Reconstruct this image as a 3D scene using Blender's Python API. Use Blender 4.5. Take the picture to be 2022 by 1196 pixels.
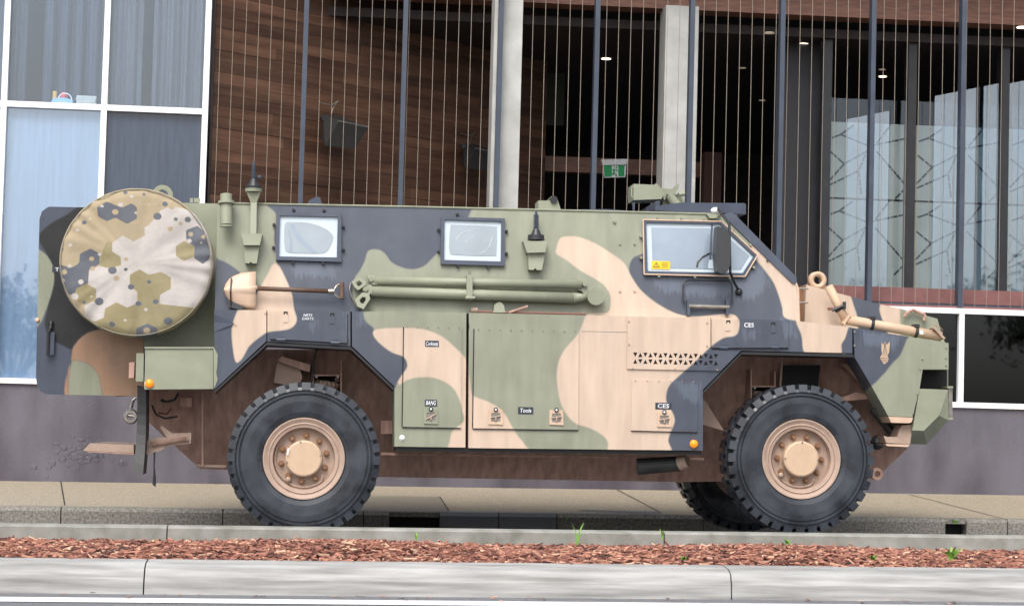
import bpy, math, random
import numpy as np
from mathutils import Vector, Matrix, geometry
random.seed(4); rng = np.random.default_rng(4)
for o in list(bpy.data.objects): bpy.data.objects.remove(o)
scn = bpy.context.scene
COL = scn.collection
# ---------------------------------------------------------------- camera
F = 4200.0                                   # focal length in photo pixels (photo is 2022 wide)
YAW = math.atan(411 / F); PITCH = math.atan(242 / F); ROLL = 0.027
CAM = Vector((0, -16.5, 0.86))
F0 = Vector((math.sin(YAW), math.cos(YAW), 0)); R0 = Vector((math.cos(YAW), -math.sin(YAW), 0)); U0 = Vector((0, 0, 1))
FW = F0 * math.cos(PITCH) + U0 * math.sin(PITCH); U1 = -F0 * math.sin(PITCH) + U0 * math.cos(PITCH)
RT = R0 * math.cos(ROLL) + U1 * math.sin(ROLL); UP = -R0 * math.sin(ROLL) + U1 * math.cos(ROLL)
cd = bpy.data.cameras.new('camera'); cam = bpy.data.objects.new('camera', cd); COL.objects.link(cam)
cam.matrix_world = Matrix(((RT.x, UP.x, -FW.x, CAM.x), (RT.y, UP.y, -FW.y, CAM.y), (RT.z, UP.z, -FW.z, CAM.z), (0, 0, 0, 1)))
cd.sensor_width = 36; cd.lens = 36 * F / 2022; cd.clip_end = 2000; scn.camera = cam
# ---------------------------------------------------------------- light
w = bpy.data.worlds.new('World'); scn.world = w; w.use_nodes = True
nt = w.node_tree; bg = nt.nodes['Background']
sky = nt.nodes.new('ShaderNodeTexSky'); sky.sky_type = 'NISHITA'; sky.sun_disc = False
SUN_EL, SUN_AZ = math.radians(52), math.radians(200)     # azimuth clockwise from +Y
sky.sun_elevation = SUN_EL; sky.sun_rotation = SUN_AZ; sky.air_density = 1.0; sky.dust_density = 4.0; sky.ozone_density = 1.0
hs = nt.nodes.new('ShaderNodeHueSaturation'); hs.inputs['Saturation'].default_value = 0.38
nt.links.new(sky.outputs[0], hs.inputs['Color']); nt.links.new(hs.outputs[0], bg.inputs['Color'])
bg.inputs['Strength'].default_value = 0.13
sl = bpy.data.lights.new('sun', 'SUN'); sl.energy = 1.2; sl.angle = math.radians(35); sl.color = (1, .97, .92)
so = bpy.data.objects.new('sun', sl); COL.objects.link(so)
sd = Vector((math.sin(SUN_AZ) * math.cos(SUN_EL), math.cos(SUN_AZ) * math.cos(SUN_EL), math.sin(SUN_EL)))
so.rotation_euler = sd.to_track_quat('Z', 'Y').to_euler(); so.location = (0, -10, 20)
scn.view_settings.view_transform = 'Standard'; scn.view_settings.look = 'None'
scn.view_settings.exposure = 0.9; scn.view_settings.gamma = 1
# ---------------------------------------------------------------- helpers
def ray(px, py): return FW * F + RT * (px - 1011) + UP * (598 - py)
def P(px, py, Y=0.0, b=0.0, z0=0.0):
    """point seen at photo pixel, on the plane y = Y + b*(z - z0)"""
    d = ray(px, py); t = (Y + b * (CAM.z - z0) - CAM.y) / (d.y - b * d.z)
    return CAM + d * t
def proj(v):
    v = np.asarray(v, float) - np.array(CAM)
    d = v @ np.array(FW); return np.stack([1011 + F * (v @ np.array(RT)) / d, 598 - F * (v @ np.array(UP)) / d], -1)
def spline(pts, n=6):
    pts = np.array(pts, float); out = []
    N = len(pts)
    for i in range(N):
        a, b, c, d = pts[i - 1], pts[i], pts[(i + 1) % N], pts[(i + 2) % N]
        for k in range(n):
            t = k / n
            out.append(.5 * (2 * b + (c - a) * t + (2 * a - 5 * b + 4 * c - d) * t * t + (3 * b - a - 3 * c + d) * t ** 3))
    return np.array(out)
def sdf(p, poly):
    """signed distance in pixels, positive inside"""
    best = np.full(len(p), 1e9); ins = np.zeros(len(p), bool)
    for i in range(len(poly)):
        a, b = poly[i - 1], poly[i]; e = b - a; L = (e @ e) + 1e-9
        q = p - a; t = np.clip((q @ e) / L, 0, 1); best = np.minimum(best, np.hypot(*(q - t[:, None] * e).T))
        if a[1] != b[1]:
            c = ((a[1] > p[:, 1]) != (b[1] > p[:, 1])) & (p[:, 0] < (b[0] - a[0]) * (p[:, 1] - a[1]) / (b[1] - a[1]) + a[0]); ins ^= c
    return np.where(ins, best, -best)
def inpoly(p, poly): return sdf(np.asarray(p, float), np.asarray(poly, float)) > 0
# --- materials
def mat(name, col, rough=.6, var=.12, scale=8, bump=0, bscale=60, metal=0, spec=.5, stretch=(1, 1, 1), col2=None, emit=0, coat=0, rvar=0, alpha=None):
    m = bpy.data.materials.new(name); m.use_nodes = True; n = m.node_tree; p = n.nodes['Principled BSDF']; L = n.links.new
    p.inputs['Roughness'].default_value = rough; p.inputs['Metallic'].default_value = metal; p.inputs['Specular IOR Level'].default_value = spec
    p.inputs['Coat Weight'].default_value = coat; p.inputs['Coat Roughness'].default_value = .15
    tc = n.nodes.new('ShaderNodeTexCoord'); mp = n.nodes.new('ShaderNodeMapping'); mp.inputs['Scale'].default_value = stretch
    L(tc.outputs['Object'], mp.inputs[0])
    no = n.nodes.new('ShaderNodeTexNoise'); no.inputs['Scale'].default_value = scale; no.inputs['Detail'].default_value = 6; L(mp.outputs[0], no.inputs['Vector'])
    mr = n.nodes.new('ShaderNodeMapRange'); mr.inputs[1].default_value = .3; mr.inputs[2].default_value = .7; L(no.outputs['Fac'], mr.inputs[0])
    mx = n.nodes.new('ShaderNodeMix'); mx.data_type = 'RGBA'; L(mr.outputs[0], mx.inputs['Factor'])
    c2 = col2 if col2 else tuple(min(1, c * (1 + var)) for c in col); c1 = col if col2 else tuple(c * (1 - var) for c in col)
    mx.inputs['A'].default_value = (*c1, 1); mx.inputs['B'].default_value = (*c2, 1); L(mx.outputs['Result'], p.inputs['Base Color'])
    if rvar:
        r = n.nodes.new('ShaderNodeMapRange'); r.inputs[1].default_value = .35; r.inputs[2].default_value = .65
        r.inputs[3].default_value = max(.03, rough - rvar); r.inputs[4].default_value = min(1, rough + rvar); L(no.outputs['Fac'], r.inputs[0]); L(r.outputs[0], p.inputs['Roughness'])
    if bump:
        b = n.nodes.new('ShaderNodeBump'); b.inputs['Strength'].default_value = bump; b.inputs['Distance'].default_value = .01
        n2 = n.nodes.new('ShaderNodeTexNoise'); n2.inputs['Scale'].default_value = bscale; n2.inputs['Detail'].default_value = 4; L(mp.outputs[0], n2.inputs['Vector'])
        L(n2.outputs['Fac'], b.inputs['Height']); L(b.outputs[0], p.inputs['Normal'])
    if emit: p.inputs['Emission Color'].default_value = (*col, 1); p.inputs['Emission Strength'].default_value = emit
    return m
def layered(name, base, cols, rough=.45, edge=2.4, streak=.12, ragged=None, bump=.12, bscale=4, dust=.16):
    """paint whose coloured fields c0,c1.. are stored on the mesh as signed distances (photo pixels)"""
    m = mat(name, base, rough, var=.06, scale=5, rvar=.14, bump=bump, bscale=bscale); n = m.node_tree; L = n.links.new; p = n.nodes['Principled BSDF']
    cur = p.inputs['Base Color'].links[0].from_socket
    for i, c in enumerate(cols):
        a = n.nodes.new('ShaderNodeAttribute'); a.attribute_name = 'c%d' % i
        r = n.nodes.new('ShaderNodeMapRange'); r.interpolation_type = 'SMOOTHSTEP'; r.inputs[1].default_value = -edge; r.inputs[2].default_value = edge; fac = a.outputs['Fac']
        if i == ragged:                          # dried rain runs: ragged, downward edges
            tr = n.nodes.new('ShaderNodeTexCoord'); mr_ = n.nodes.new('ShaderNodeMapping'); mr_.inputs['Scale'].default_value = (22, 22, 2.5); L(tr.outputs['Object'], mr_.inputs[0])
            nz = n.nodes.new('ShaderNodeTexNoise'); nz.inputs['Scale'].default_value = 2.2; nz.inputs['Detail'].default_value = 5; L(mr_.outputs[0], nz.inputs['Vector'])
            q = n.nodes.new('ShaderNodeMath'); q.operation = 'MULTIPLY_ADD'; q.inputs[1].default_value = 46; q.inputs[2].default_value = -25; L(nz.outputs['Fac'], q.inputs[0])
            z = n.nodes.new('ShaderNodeMath'); z.operation = 'ADD'; L(fac, z.inputs[0]); L(q.outputs[0], z.inputs[1]); fac = z.outputs[0]; r.inputs[1].default_value = -4; r.inputs[2].default_value = 9; r.inputs[4].default_value = .6
        L(fac, r.inputs[0])
        x = n.nodes.new('ShaderNodeMix'); x.data_type = 'RGBA'; x.inputs['B'].default_value = (*c, 1); L(cur, x.inputs['A']); L(r.outputs[0], x.inputs['Factor']); cur = x.outputs['Result']
    # rain runs and dirt: vertical streaks
    tc = n.nodes.new('ShaderNodeTexCoord'); mp = n.nodes.new('ShaderNodeMapping'); mp.inputs['Scale'].default_value = (6, 6, 1.0); L(tc.outputs['Object'], mp.inputs[0])
    s = n.nodes.new('ShaderNodeTexNoise'); s.inputs['Scale'].default_value = 2; s.inputs['Detail'].default_value = 7; L(mp.outputs[0], s.inputs['Vector'])
    r = n.nodes.new('ShaderNodeMapRange'); r.inputs[1].default_value = .35; r.inputs[2].default_value = .7; r.inputs[3].default_value = 1 - streak; r.inputs[4].default_value = 1 + streak * .5; L(s.outputs['Fac'], r.inputs[0])
    v = n.nodes.new('ShaderNodeVectorMath'); v.operation = 'SCALE'; L(cur, v.inputs[0]); L(r.outputs[0], v.inputs['Scale'])
    d1 = n.nodes.new('ShaderNodeTexNoise'); d1.inputs['Scale'].default_value = 1.7; d1.inputs['Detail'].default_value = 9; d1.inputs['Roughness'].default_value = .65; L(tc.outputs['Object'], d1.inputs['Vector'])
    r2 = n.nodes.new('ShaderNodeMapRange'); r2.inputs[1].default_value = .3; r2.inputs[2].default_value = .72; r2.inputs[3].default_value = 0; r2.inputs[4].default_value = dust; L(d1.outputs['Fac'], r2.inputs[0])
    du = n.nodes.new('ShaderNodeMix'); du.data_type = 'RGBA'; du.inputs['B'].default_value = (.25, .25, .25, 1); L(r2.outputs[0], du.inputs['Factor']); L(v.outputs[0], du.inputs['A']); L(du.outputs['Result'], p.inputs['Base Color'])
    return m
GREEN = (.255, .268, .192); TAN = (.60, .455, .35); BLACK = (.05, .061, .09); DRIP = (.12, .148, .20)
M = {}
M['camo'] = layered('camouflage_paint', GREEN, [BLACK, TAN, DRIP], ragged=2)
M['green'] = mat('green_paint', GREEN, .5, .1, 6, rvar=.1, bump=.05)
M['black'] = mat('black_paint', BLACK, .4, .15, 6, rvar=.12)
M['tan'] = mat('tan_paint', (.56, .40, .29), .5, .1, 6, rvar=.1)
M['door'] = layered('door_paint', BLACK, [GREEN, (.34, .2, .12), (.006, .006, .007)], rough=.35, dust=.03)  # near-black last field: dark reflection on the door, put into the colour
M['cover'] = layered('cover_canvas', (.37, .295, .185), [(.47, .43, .405), (.10, .108, .13), (.265, .225, .115)], rough=.85, edge=.8, streak=.05, bump=1.0, bscale=9)
M['brown'] = mat('underbody_paint', (.30, .175, .135), .75, .25, 5, stretch=(4, 4, .4), bump=.1, col2=(.50, .315, .25))
M['rust'] = mat('wheel_tan', (.38, .27, .21), .6, .1, 12, bump=.05)
M['hubc'] = mat('hub_tan', (.53, .375, .255), .55, .06, 12)
M['nut'] = mat('nut_bronze', (.3, .16, .09), .4, .2, 20, metal=.5)
M['rubber'] = mat('tyre_rubber', (.012, .014, .018), .36, .5, 4.5, rvar=.22, bump=.08, bscale=120, spec=.6, col2=(.036, .043, .056))
M['flap'] = mat('rubber_flap', (.03, .03, .03), .5, .3, 5)
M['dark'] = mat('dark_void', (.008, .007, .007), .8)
M['mblack'] = mat('black_plastic', (.02, .021, .024), .4, .2, 8)
M['steel'] = mat('bare_steel', (.3, .28, .25), .4, .2, 30, metal=.8)
M['paleglass'] = mat('pale_glass', (.50, .58, .64), .1, .05, 4, spec=.8)
M['film'] = mat('grimy_film', (.29, .335, .37), .12, .1, 3, spec=.8)
M['cabglass'] = mat('cab_glass', (.25, .305, .37), .05, .18, 2, spec=.9)
M['plac'] = mat('black_label', (.03, .035, .05), .4); M['ink'] = mat('white_ink', (.75, .77, .8), .5)
M['amber'] = mat('amber_lens', (.9, .25, .01), .2, .05, emit=.25)
M['yellow'] = mat('yellow_sticker', (.75, .5, .01), .5)
M['wood'] = mat('shovel_wood', (.1, .055, .035), .5, .4, 20, stretch=(1, 8, 8))
M['red'] = mat('red_rod', (.2, .075, .055), .5)
M['white'] = mat('white_frame', (.85, .85, .86), .4, .03)
M['conc'] = mat('kerb_concrete', (.19, .187, .178), .7, .3, 5, bump=.3, bscale=140, stretch=(.35, 2, 5), col2=(.43, .425, .415)); M['conc2'] = mat('stained_concrete', (.17, .17, .145), .75, .3, 5, bump=.4, bscale=120, stretch=(1.2, 1, 1), col2=(.33, .325, .30))
M['colconc'] = mat('column_concrete', (.36, .36, .34), .8, .2, 4, bump=.2, bscale=50, col2=(.5, .5, .48))
M['exposed'] = mat('exposed_aggregate', (.09, .085, .075), .6, .6, 45, bump=1, bscale=130, col2=(.32, .295, .255))
M['foot'] = mat('pebble_footpath', (.20, .165, .115), .6, .5, 55, bump=.8, bscale=160, col2=(.47, .40, .295))
M['footdark'] = mat('dark_footpath', (.15, .125, .09), .5, .5, 70, bump=.6, bscale=200, col2=(.3, .26, .2))
M['asph'] = mat('asphalt', (.10, .104, .112), .5, .3, 90, bump=.5, bscale=250, col2=(.2, .205, .22))
M['line'] = mat('road_paint', (.82, .82, .82), .5, .05, 30)
M['wall'] = mat('mauve_render', (.072, .064, .08), .55, .25, 1.6, bump=.4, bscale=45, col2=(.13, .12, .145), rvar=.15, stretch=(2, 2, .7))
M['frame'] = mat('blue_grey_steel', (.045, .058, .085), .45, .15, 6)
M['cord'] = mat('cord', (.28, .235, .19), .7)
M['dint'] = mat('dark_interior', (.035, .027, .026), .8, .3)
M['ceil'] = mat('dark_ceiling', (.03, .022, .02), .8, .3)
M['soff'] = mat('timber_soffit', (.2, .09, .06), .5, .3, 6, stretch=(1, 6, 6))
M['pink'] = mat('red_brown_beam', (.2, .085, .08), .5, .2, 6)
M['pale_blind'] = mat('pale_blind', (.27, .34, .43), .6, .1, 3, stretch=(9, 9, .5))
M['spandrel'] = mat('spandrel_panel', (.05, .066, .10), .15, .15, 4, stretch=(6, 6, .6), spec=.6)
M['curtain'] = mat('curtain', (.05, .06, .085), .8, .35, 4, stretch=(9, 9, .3)); M['curtain2'] = mat('pale_curtain', (.11, .115, .13), .8, .3, 4, stretch=(9, 9, .3))
M['leaf'] = mat('weed_leaf', (.18, .36, .06), .5, .3, 20)
def glass(name, fac, tint=(.9, .95, 1)):
    m = bpy.data.materials.new(name); m.use_nodes = True; n = m.node_tree; n.nodes.clear(); L = n.links.new
    o = n.nodes.new('ShaderNodeOutputMaterial'); t = n.nodes.new('ShaderNodeBsdfTransparent'); t.inputs[0].default_value = (*tint, 1)
    g = n.nodes.new('ShaderNodeBsdfGlossy'); g.inputs['Roughness'].default_value = .02; g.inputs['Color'].default_value = (.9, .95, 1, 1)
    x = n.nodes.new('ShaderNodeMixShader'); x.inputs[0].default_value = fac; L(t.outputs[0], x.inputs[1]); L(g.outputs[0], x.inputs[2]); L(x.outputs[0], o.inputs[0]); return m
M['glass'] = glass('window_glass', .08); M['glassr'] = glass('reflective_glass', .04); M['reflg'] = glass('reflection_glass', .15); M['paneg'] = glass('blind_glass', .12); M['glassd'] = glass('dark_glass', .045, (.25, .28, .3))
def attrcol(name, stops, rough=.7, attr='rnd'):
    m = bpy.data.materials.new(name); m.use_nodes = True; n = m.node_tree; p = n.nodes['Principled BSDF']; p.inputs['Roughness'].default_value = rough
    a = n.nodes.new('ShaderNodeAttribute'); a.attribute_name = attr; r = n.nodes.new('ShaderNodeValToRGB')
    while len(r.color_ramp.elements) < len(stops): r.color_ramp.elements.new(.5)
    for e, (t, c) in zip(r.color_ramp.elements, stops): e.position = t; e.color = (*c, 1)
    n.links.new(a.outputs['Fac'], r.inputs[0]); n.links.new(r.outputs[0], p.inputs['Base Color']); return m
M['mulch'] = attrcol('bark_mulch', [(0, (.05, .02, .016)), (.35, (.2, .075, .055)), (.75, (.46, .21, .14)), (1, (.66, .44, .30))])
def boardmat():
    m = mat('wall_board', (.075, .034, .021), .5, .4, 5, stretch=(.3, .3, 3), col2=(.16, .082, .05), bump=.1); n = m.node_tree
    p = n.nodes['Principled BSDF']; s = p.inputs['Base Color'].links[0].from_socket
    oi = n.nodes.new('ShaderNodeObjectInfo'); r = n.nodes.new('ShaderNodeMapRange'); r.inputs[3].default_value = .65; r.inputs[4].default_value = 1.25; n.links.new(oi.outputs['Random'], r.inputs[0])
    v = n.nodes.new('ShaderNodeVectorMath'); v.operation = 'SCALE'; n.links.new(s, v.inputs[0]); n.links.new(r.outputs[0], v.inputs['Scale']); n.links.new(v.outputs[0], p.inputs['Base Color']); return m
M['board'] = boardmat()
M['print'] = mat('screen_fabric', (.31, .30, .235), .5, .08, 3); M['pline'] = mat('screen_line', (.015, .017, .018), .6)
# --- object helpers
def link(o, parent=None):
    COL.objects.link(o)
    if parent is not None:
        o.parent = parent
        if parent.type == 'EMPTY': o.matrix_parent_inverse = Matrix.Translation(-Vector(parent.location))
    return o
def thing(name, label, cat, loc, group=None):
    o = bpy.data.objects.new(name, None); COL.objects.link(o); o.location = loc; o['label'] = label; o['category'] = cat; o.empty_display_size = .1
    if group: o['group'] = group
    return o
def tag(o, label, cat, group=None):
    o['label'] = label; o['category'] = cat
    if group: o['group'] = group
    return o
def mesh(name, V, Fc, m, parent=None, smooth=False):
    me = bpy.data.meshes.new(name); me.from_pydata([tuple(v) for v in V], [], [tuple(f) for f in Fc]); me.update()
    me.materials.append(M[m] if isinstance(m, str) else m)
    if smooth: me.polygons.foreach_set('use_smooth', [True] * len(me.polygons))
    return link(bpy.data.objects.new(name, me), parent)
class MB:
    def __init__(s): s.V = []; s.F = []
    def add(s, V, Fc): n = len(s.V); s.V += [Vector(v) for v in V]; s.F += [tuple(i + n for i in f) for f in Fc]; return s
    def box(s, a, b):
        (x0, y0, z0), (x1, y1, z1) = a, b
        return s.add([(x0, y0, z0), (x1, y0, z0), (x1, y1, z0), (x0, y1, z0), (x0, y0, z1), (x1, y0, z1), (x1, y1, z1), (x0, y1, z1)],
                     [(3, 2, 1, 0), (4, 5, 6, 7), (0, 1, 5, 4), (1, 2, 6, 5), (2, 3, 7, 6), (3, 0, 4, 7)])
    def prism(s, pts, dy):
        """pts: 3-D outline (any winding), pushed back by dy (number or list)"""
        n = len(pts); dys = dy if isinstance(dy, (list, tuple)) else [dy] * n
        V = [Vector(p) for p in pts] + [Vector(p) + Vector((0, d, 0)) for p, d in zip(pts, dys)]
        return s.add(V, [tuple(range(n)), tuple(range(2 * n - 1, n - 1, -1))] + [(i, (i + 1) % n, n + (i + 1) % n, n + i) for i in range(n)])
    def cyl(s, a, b, r0, r1=None, n=14, caps=True):
        a, b = Vector(a), Vector(b); r1 = r0 if r1 is None else r1; d = (b - a).normalized()
        u = d.orthogonal().normalized(); v = d.cross(u); V = []
        for c, r in ((a, r0), (b, r1)):
            for i in range(n): t = 2 * math.pi * i / n; V.append(c + (u * math.cos(t) + v * math.sin(t)) * r)
        Fc = [(i, (i + 1) % n, n + (i + 1) % n, n + i) for i in range(n)]
        if caps: Fc += [tuple(range(n - 1, -1, -1)), tuple(range(n, 2 * n))]
        return s.add(V, Fc)
    def tube(s, pts, r, n=8):
        for a, b in zip(pts[:-1], pts[1:]):
            if (Vector(a) - Vector(b)).length > 1e-5: s.cyl(a, b, r, r, n)
        return s
    def lathe(s, c, prof, n=48, closed=False):
        """prof: (radius, y) pairs around the +Y axis through c"""
        c = Vector(c); k = len(prof); V = []; Fc = []
        for i in range(n):
            t = 2 * math.pi * i / n
            for r, y in prof: V.append(c + Vector((r * math.cos(t), y, r * math.sin(t))))
        for i in range(n):
            for j in range(k if closed else k - 1):
                Fc.append((i * k + j, i * k + (j + 1) % k, ((i + 1) % n) * k + (j + 1) % k, ((i + 1) % n) * k + j))
        return s.add(V, Fc)
    def ball(s, c, r, n=8, m=6, sy=1, sz=1):
        c = Vector(c); V = []; Fc = []
        for j in range(m + 1):
            p = math.pi * j / m
            for i in range(n): t = 2 * math.pi * i / n; V.append(c + Vector((r * math.sin(p) * math.cos(t), sy * r * math.sin(p) * math.sin(t), sz * r * math.cos(p))))
        for j in range(m):
            for i in range(n): Fc.append((j * n + i, j * n + (i + 1) % n, (j + 1) * n + (i + 1) % n, (j + 1) * n + i))
        return s.add(V, Fc)
    def build(s, name, m, parent=None, smooth=False, layers=None):
        o = mesh(name, s.V, s.F, m, parent, smooth)
        bm_fix(o)
        if layers: paint(o, *layers)
        return o
import bmesh
def bm_fix(o, merge=False):
    b = bmesh.new(); b.from_mesh(o.data)
    if merge: bmesh.ops.remove_doubles(b, verts=b.verts, dist=1e-5)
    bmesh.ops.recalc_face_normals(b, faces=b.faces); b.to_mesh(o.data); b.free()
def paint(o, ncol, layers):
    """layers: (colour index or -1 for base, closed pixel outline) painted in order"""
    V = np.zeros(len(o.data.vertices) * 3); o.data.vertices.foreach_get('co', V); p = proj(V.reshape(-1, 3))
    S = [np.full(len(p), -50.0) for _ in range(ncol)]
    for k, poly in layers:
        d = sdf(p, np.asarray(poly, float))
        if k >= 10: S[k - 10] = np.maximum(S[k - 10], d); continue      # overlay: leaves the paint below
        for i in range(ncol): S[i] = np.maximum(S[i], d) if i == k else np.minimum(S[i], -d)
    for i in range(ncol):
        a = o.data.attributes.new('c%d' % i, 'FLOAT', 'POINT'); a.data.foreach_set('value', S[i].astype(np.float32))
def panel(name, px, m, parent=None, Y=0.0, dy=.02, b=0.0, z0=0.0, holes=(), layers=None, grid=None, far=None):
    """plate traced on its own plane, given real thickness dy (or reaching the far side: far = y sum)"""
    def up(q): return P(q[0], q[1], Y, b, z0)
    outl = [up(q) for q in px]; hl = [[up(q) for q in h] for h in holes]
    if grid:
        den = []
        for a_, b_ in zip(outl, outl[1:] + outl[:1]):
            k_ = max(1, int((b_ - a_).length / (grid * .6))); den += [a_.lerp(b_, i / k_) for i in range(k_)]
        outl = den
    pts = [Vector((v.x, v.z)) for v in outl]; n0 = len(pts); edges = [(i, (i + 1) % n0) for i in range(n0)]
    for h in hl:
        s = len(pts); pts += [Vector((v.x, v.z)) for v in h]; edges += [(s + i, s + (i + 1) % len(h)) for i in range(len(h))]
    O = np.array([(v.x, v.z) for v in outl])
    if grid:
        gx = np.arange(O[:, 0].min() + grid / 2, O[:, 0].max(), grid); gz = np.arange(O[:, 1].min() + grid / 2, O[:, 1].max(), grid)
        G = np.stack(np.meshgrid(gx, gz), -1).reshape(-1, 2); k = sdf(G, O) > grid * .4
        for h in hl: k &= sdf(G, np.array([(v.x, v.z) for v in h])) < -grid * .25
        pts += [Vector(g) for g in G[k]]
    r = geometry.delaunay_2d_cdt(pts, edges, [], 0, 1e-6); vo, fo = np.array([tuple(v) for v in r[0]]), r[2]
    cen = np.array([vo[list(f)].mean(0) for f in fo]); k = sdf(cen, O) > 0
    for h in hl: k &= sdf(cen, np.array([(v.x, v.z) for v in h])) < 0
    tri = [f for f, q in zip(fo, k) if q]; n = len(vo)
    V = [Vector((x, Y + b * (z - z0), z)) for x, z in vo]; B = [Vector((v.x, (far - v.y) if far is not None else v.y + dy, v.z)) for v in V]
    from collections import Counter
    ec = Counter(); dr = {}
    for f in tri:
        for i in range(3): a, c = f[i], f[(i + 1) % 3]; e = (min(a, c), max(a, c)); ec[e] += 1; dr[e] = (a, c)
    Fc = list(tri) + [tuple(i + n for i in reversed(f)) for f in tri] + [(dr[e][1], dr[e][0], dr[e][0] + n, dr[e][1] + n) for e, c in ec.items() if c == 1]
    o = mesh(name, V + B, Fc, m, parent); bm_fix(o)
    if layers is not None: paint(o, *layers)
    return o
def text(s, c, h, parent, m='ink', Y=0.0, b=0., z0=0., name='lettering', wide=None, shear=0.0):
    cu = bpy.data.curves.new('t', 'FONT'); cu.body = s; cu.align_x = 'CENTER'; cu.align_y = 'CENTER'; cu.size = 1; cu.shear = shear; cu.extrude = .02; cu.resolution_u = 3; cu.offset = .012
    t = bpy.data.objects.new('t', cu); COL.objects.link(t); dg = bpy.context.evaluated_depsgraph_get(); me = bpy.data.meshes.new_from_object(t.evaluated_get(dg)); bpy.data.objects.remove(t)
    co = np.zeros(len(me.vertices) * 3); me.vertices.foreach_get('co', co); co = co.reshape(-1, 3); ctr = (co.max(0) + co.min(0)) / 2; ext = co.max(0) - co.min(0)
    sy = h / ext[1]; sx = (wide / ext[0]) if wide else sy; p = P(c[0], c[1], Y, b, z0); out = np.empty_like(co)
    out[:, 0] = p.x + (co[:, 0] - ctr[0]) * sx; out[:, 2] = p.z + (co[:, 1] - ctr[1]) * sy + (co[:, 0] - ctr[0]) * sx * .013; out[:, 1] = Y + b * (out[:, 2] - z0) - (co[:, 2] - ctr[2]) * .05
    me.vertices.foreach_set('co', out.ravel()); me.update(); me.materials.clear(); me.materials.append(M[m]); o = bpy.data.objects.new(name, me); return link(o, parent)
def copy_to(o, parent, loc):
    c = o.copy(); COL.objects.link(c); c.location = loc; return c
PXM = 1 / 254.5                                # metres per photo pixel on the vehicle's near side
# ================================================================ ground
SL = 0.01                                      # the street climbs gently to the right
def gz(x, z): return z + SL * x
X0, X1 = -60.0, 70.0
def strip(name, prof, m, kind='structure', x0=X0, x1=X1, parent=None):
    """cross-section (y, z) swept along the street"""
    n = len(prof); V = [(x, y, gz(x, z)) for x in (x0, x1) for y, z in prof]
    o = mesh(name, V, [(i, i + n, i + n + 1, i + 1) for i in range(n - 1)], m, parent)
    b = bmesh.new(); b.from_mesh(o.data); bmesh.ops.recalc_face_normals(b, faces=b.faces)
    if sum(f.normal.z for f in b.faces) < 0: bmesh.ops.reverse_faces(b, faces=b.faces)
    b.to_mesh(o.data); b.free()
    if kind and parent is None: o['kind'] = kind
    return o
def solid(name, prof, m, x0, x1, parent=None):
    n = len(prof); V = [(x, y, gz(x, z)) for x in (x0, x1) for y, z in prof]
    o = mesh(name, V, [(i, (i + 1) % n, n + (i + 1) % n, n + i) for i in range(n)] + [tuple(range(n)), tuple(range(n, 2 * n))], m, parent); bm_fix(o); return o
g = mesh('ground', [(-300, -300, -3.5), (300, -300, 2.5), (300, 300, 2.5), (-300, 300, -3.5)], [(0, 1, 2, 3)], 'asph'); g['kind'] = 'structure'
YK = 2.8                                       # far kerb face
strip('road', [(-40, -.2), (-4.72, -.10), (-4.4, -.12)], 'asph')
r2 = strip('road', [(-2.6, -.06), (-2.3, 0), (.4, 0), (YK + .05, -.10)], 'asph')
ya, yb = P(0, 1178, -5).z, 0
def on_road(px, py):                           # hit the near road (z = -.1 + SL x, slight fall)
    lo, hi = -14.0, -4.7
    for _ in range(40):
        mid = (lo + hi) / 2; v = P(px, py, mid)
        if v.z - SL * v.x < -.10 + (mid + 4.72) * (.1 / 35.28): hi = mid
        else: lo = mid
    return (lo + hi) / 2
y1, y2 = on_road(600, 1184), on_road(600, 1193)
rz = lambda y: -.10 + (y + 4.72) * (.1 / 35.28)
strip('edge_line', [(y2, rz(y2) + .004), (y1, rz(y1) + .004)], 'line')
# median kerbs, one object per cast length
def kerb_row(label, prof, joints, m, x0=-14, x1=18):
    e = bpy.data.objects.new('kerb', None); COL.objects.link(e); e['kind'] = 'structure'; e['label'] = label
    xs = [x0] + sorted(joints) + [x1]
    for a, b in zip(xs[:-1], xs[1:]): solid('kerb_length', prof, m, a + .004, b - .004, e)
    return e
near = [(-4.72, -.2), (-4.70, -.02), (-4.67, .035), (-4.60, .06), (-4.42, .072), (-4.42, -.2)]
jn = [P(286, 1130, -4.65).x, P(1441, 1150, -4.65).x]; d = jn[1] - jn[0]
kerb_row('pale concrete kerb along the road edge line', near, [jn[0] - d, *jn, jn[1] + d], 'conc')
zt = P(1011, 1047, -2.62).z - SL * P(1011, 1047, -2.62).x
farp = [(-2.62, -.2), (-2.62, zt - .012), (-2.60, zt), (-2.48, zt + .004), (-2.46, zt - .02), (-2.46, -.2)]
jf = [P(330, 1045, -2.62).x, P(1312, 1050, -2.62).x]; d = jf[1] - jf[0]
kerb_row('narrow concrete kerb between the bark mulch and the parking lane', farp, [jf[0] - d, *jf, jf[1] + d], 'conc2')
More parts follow.
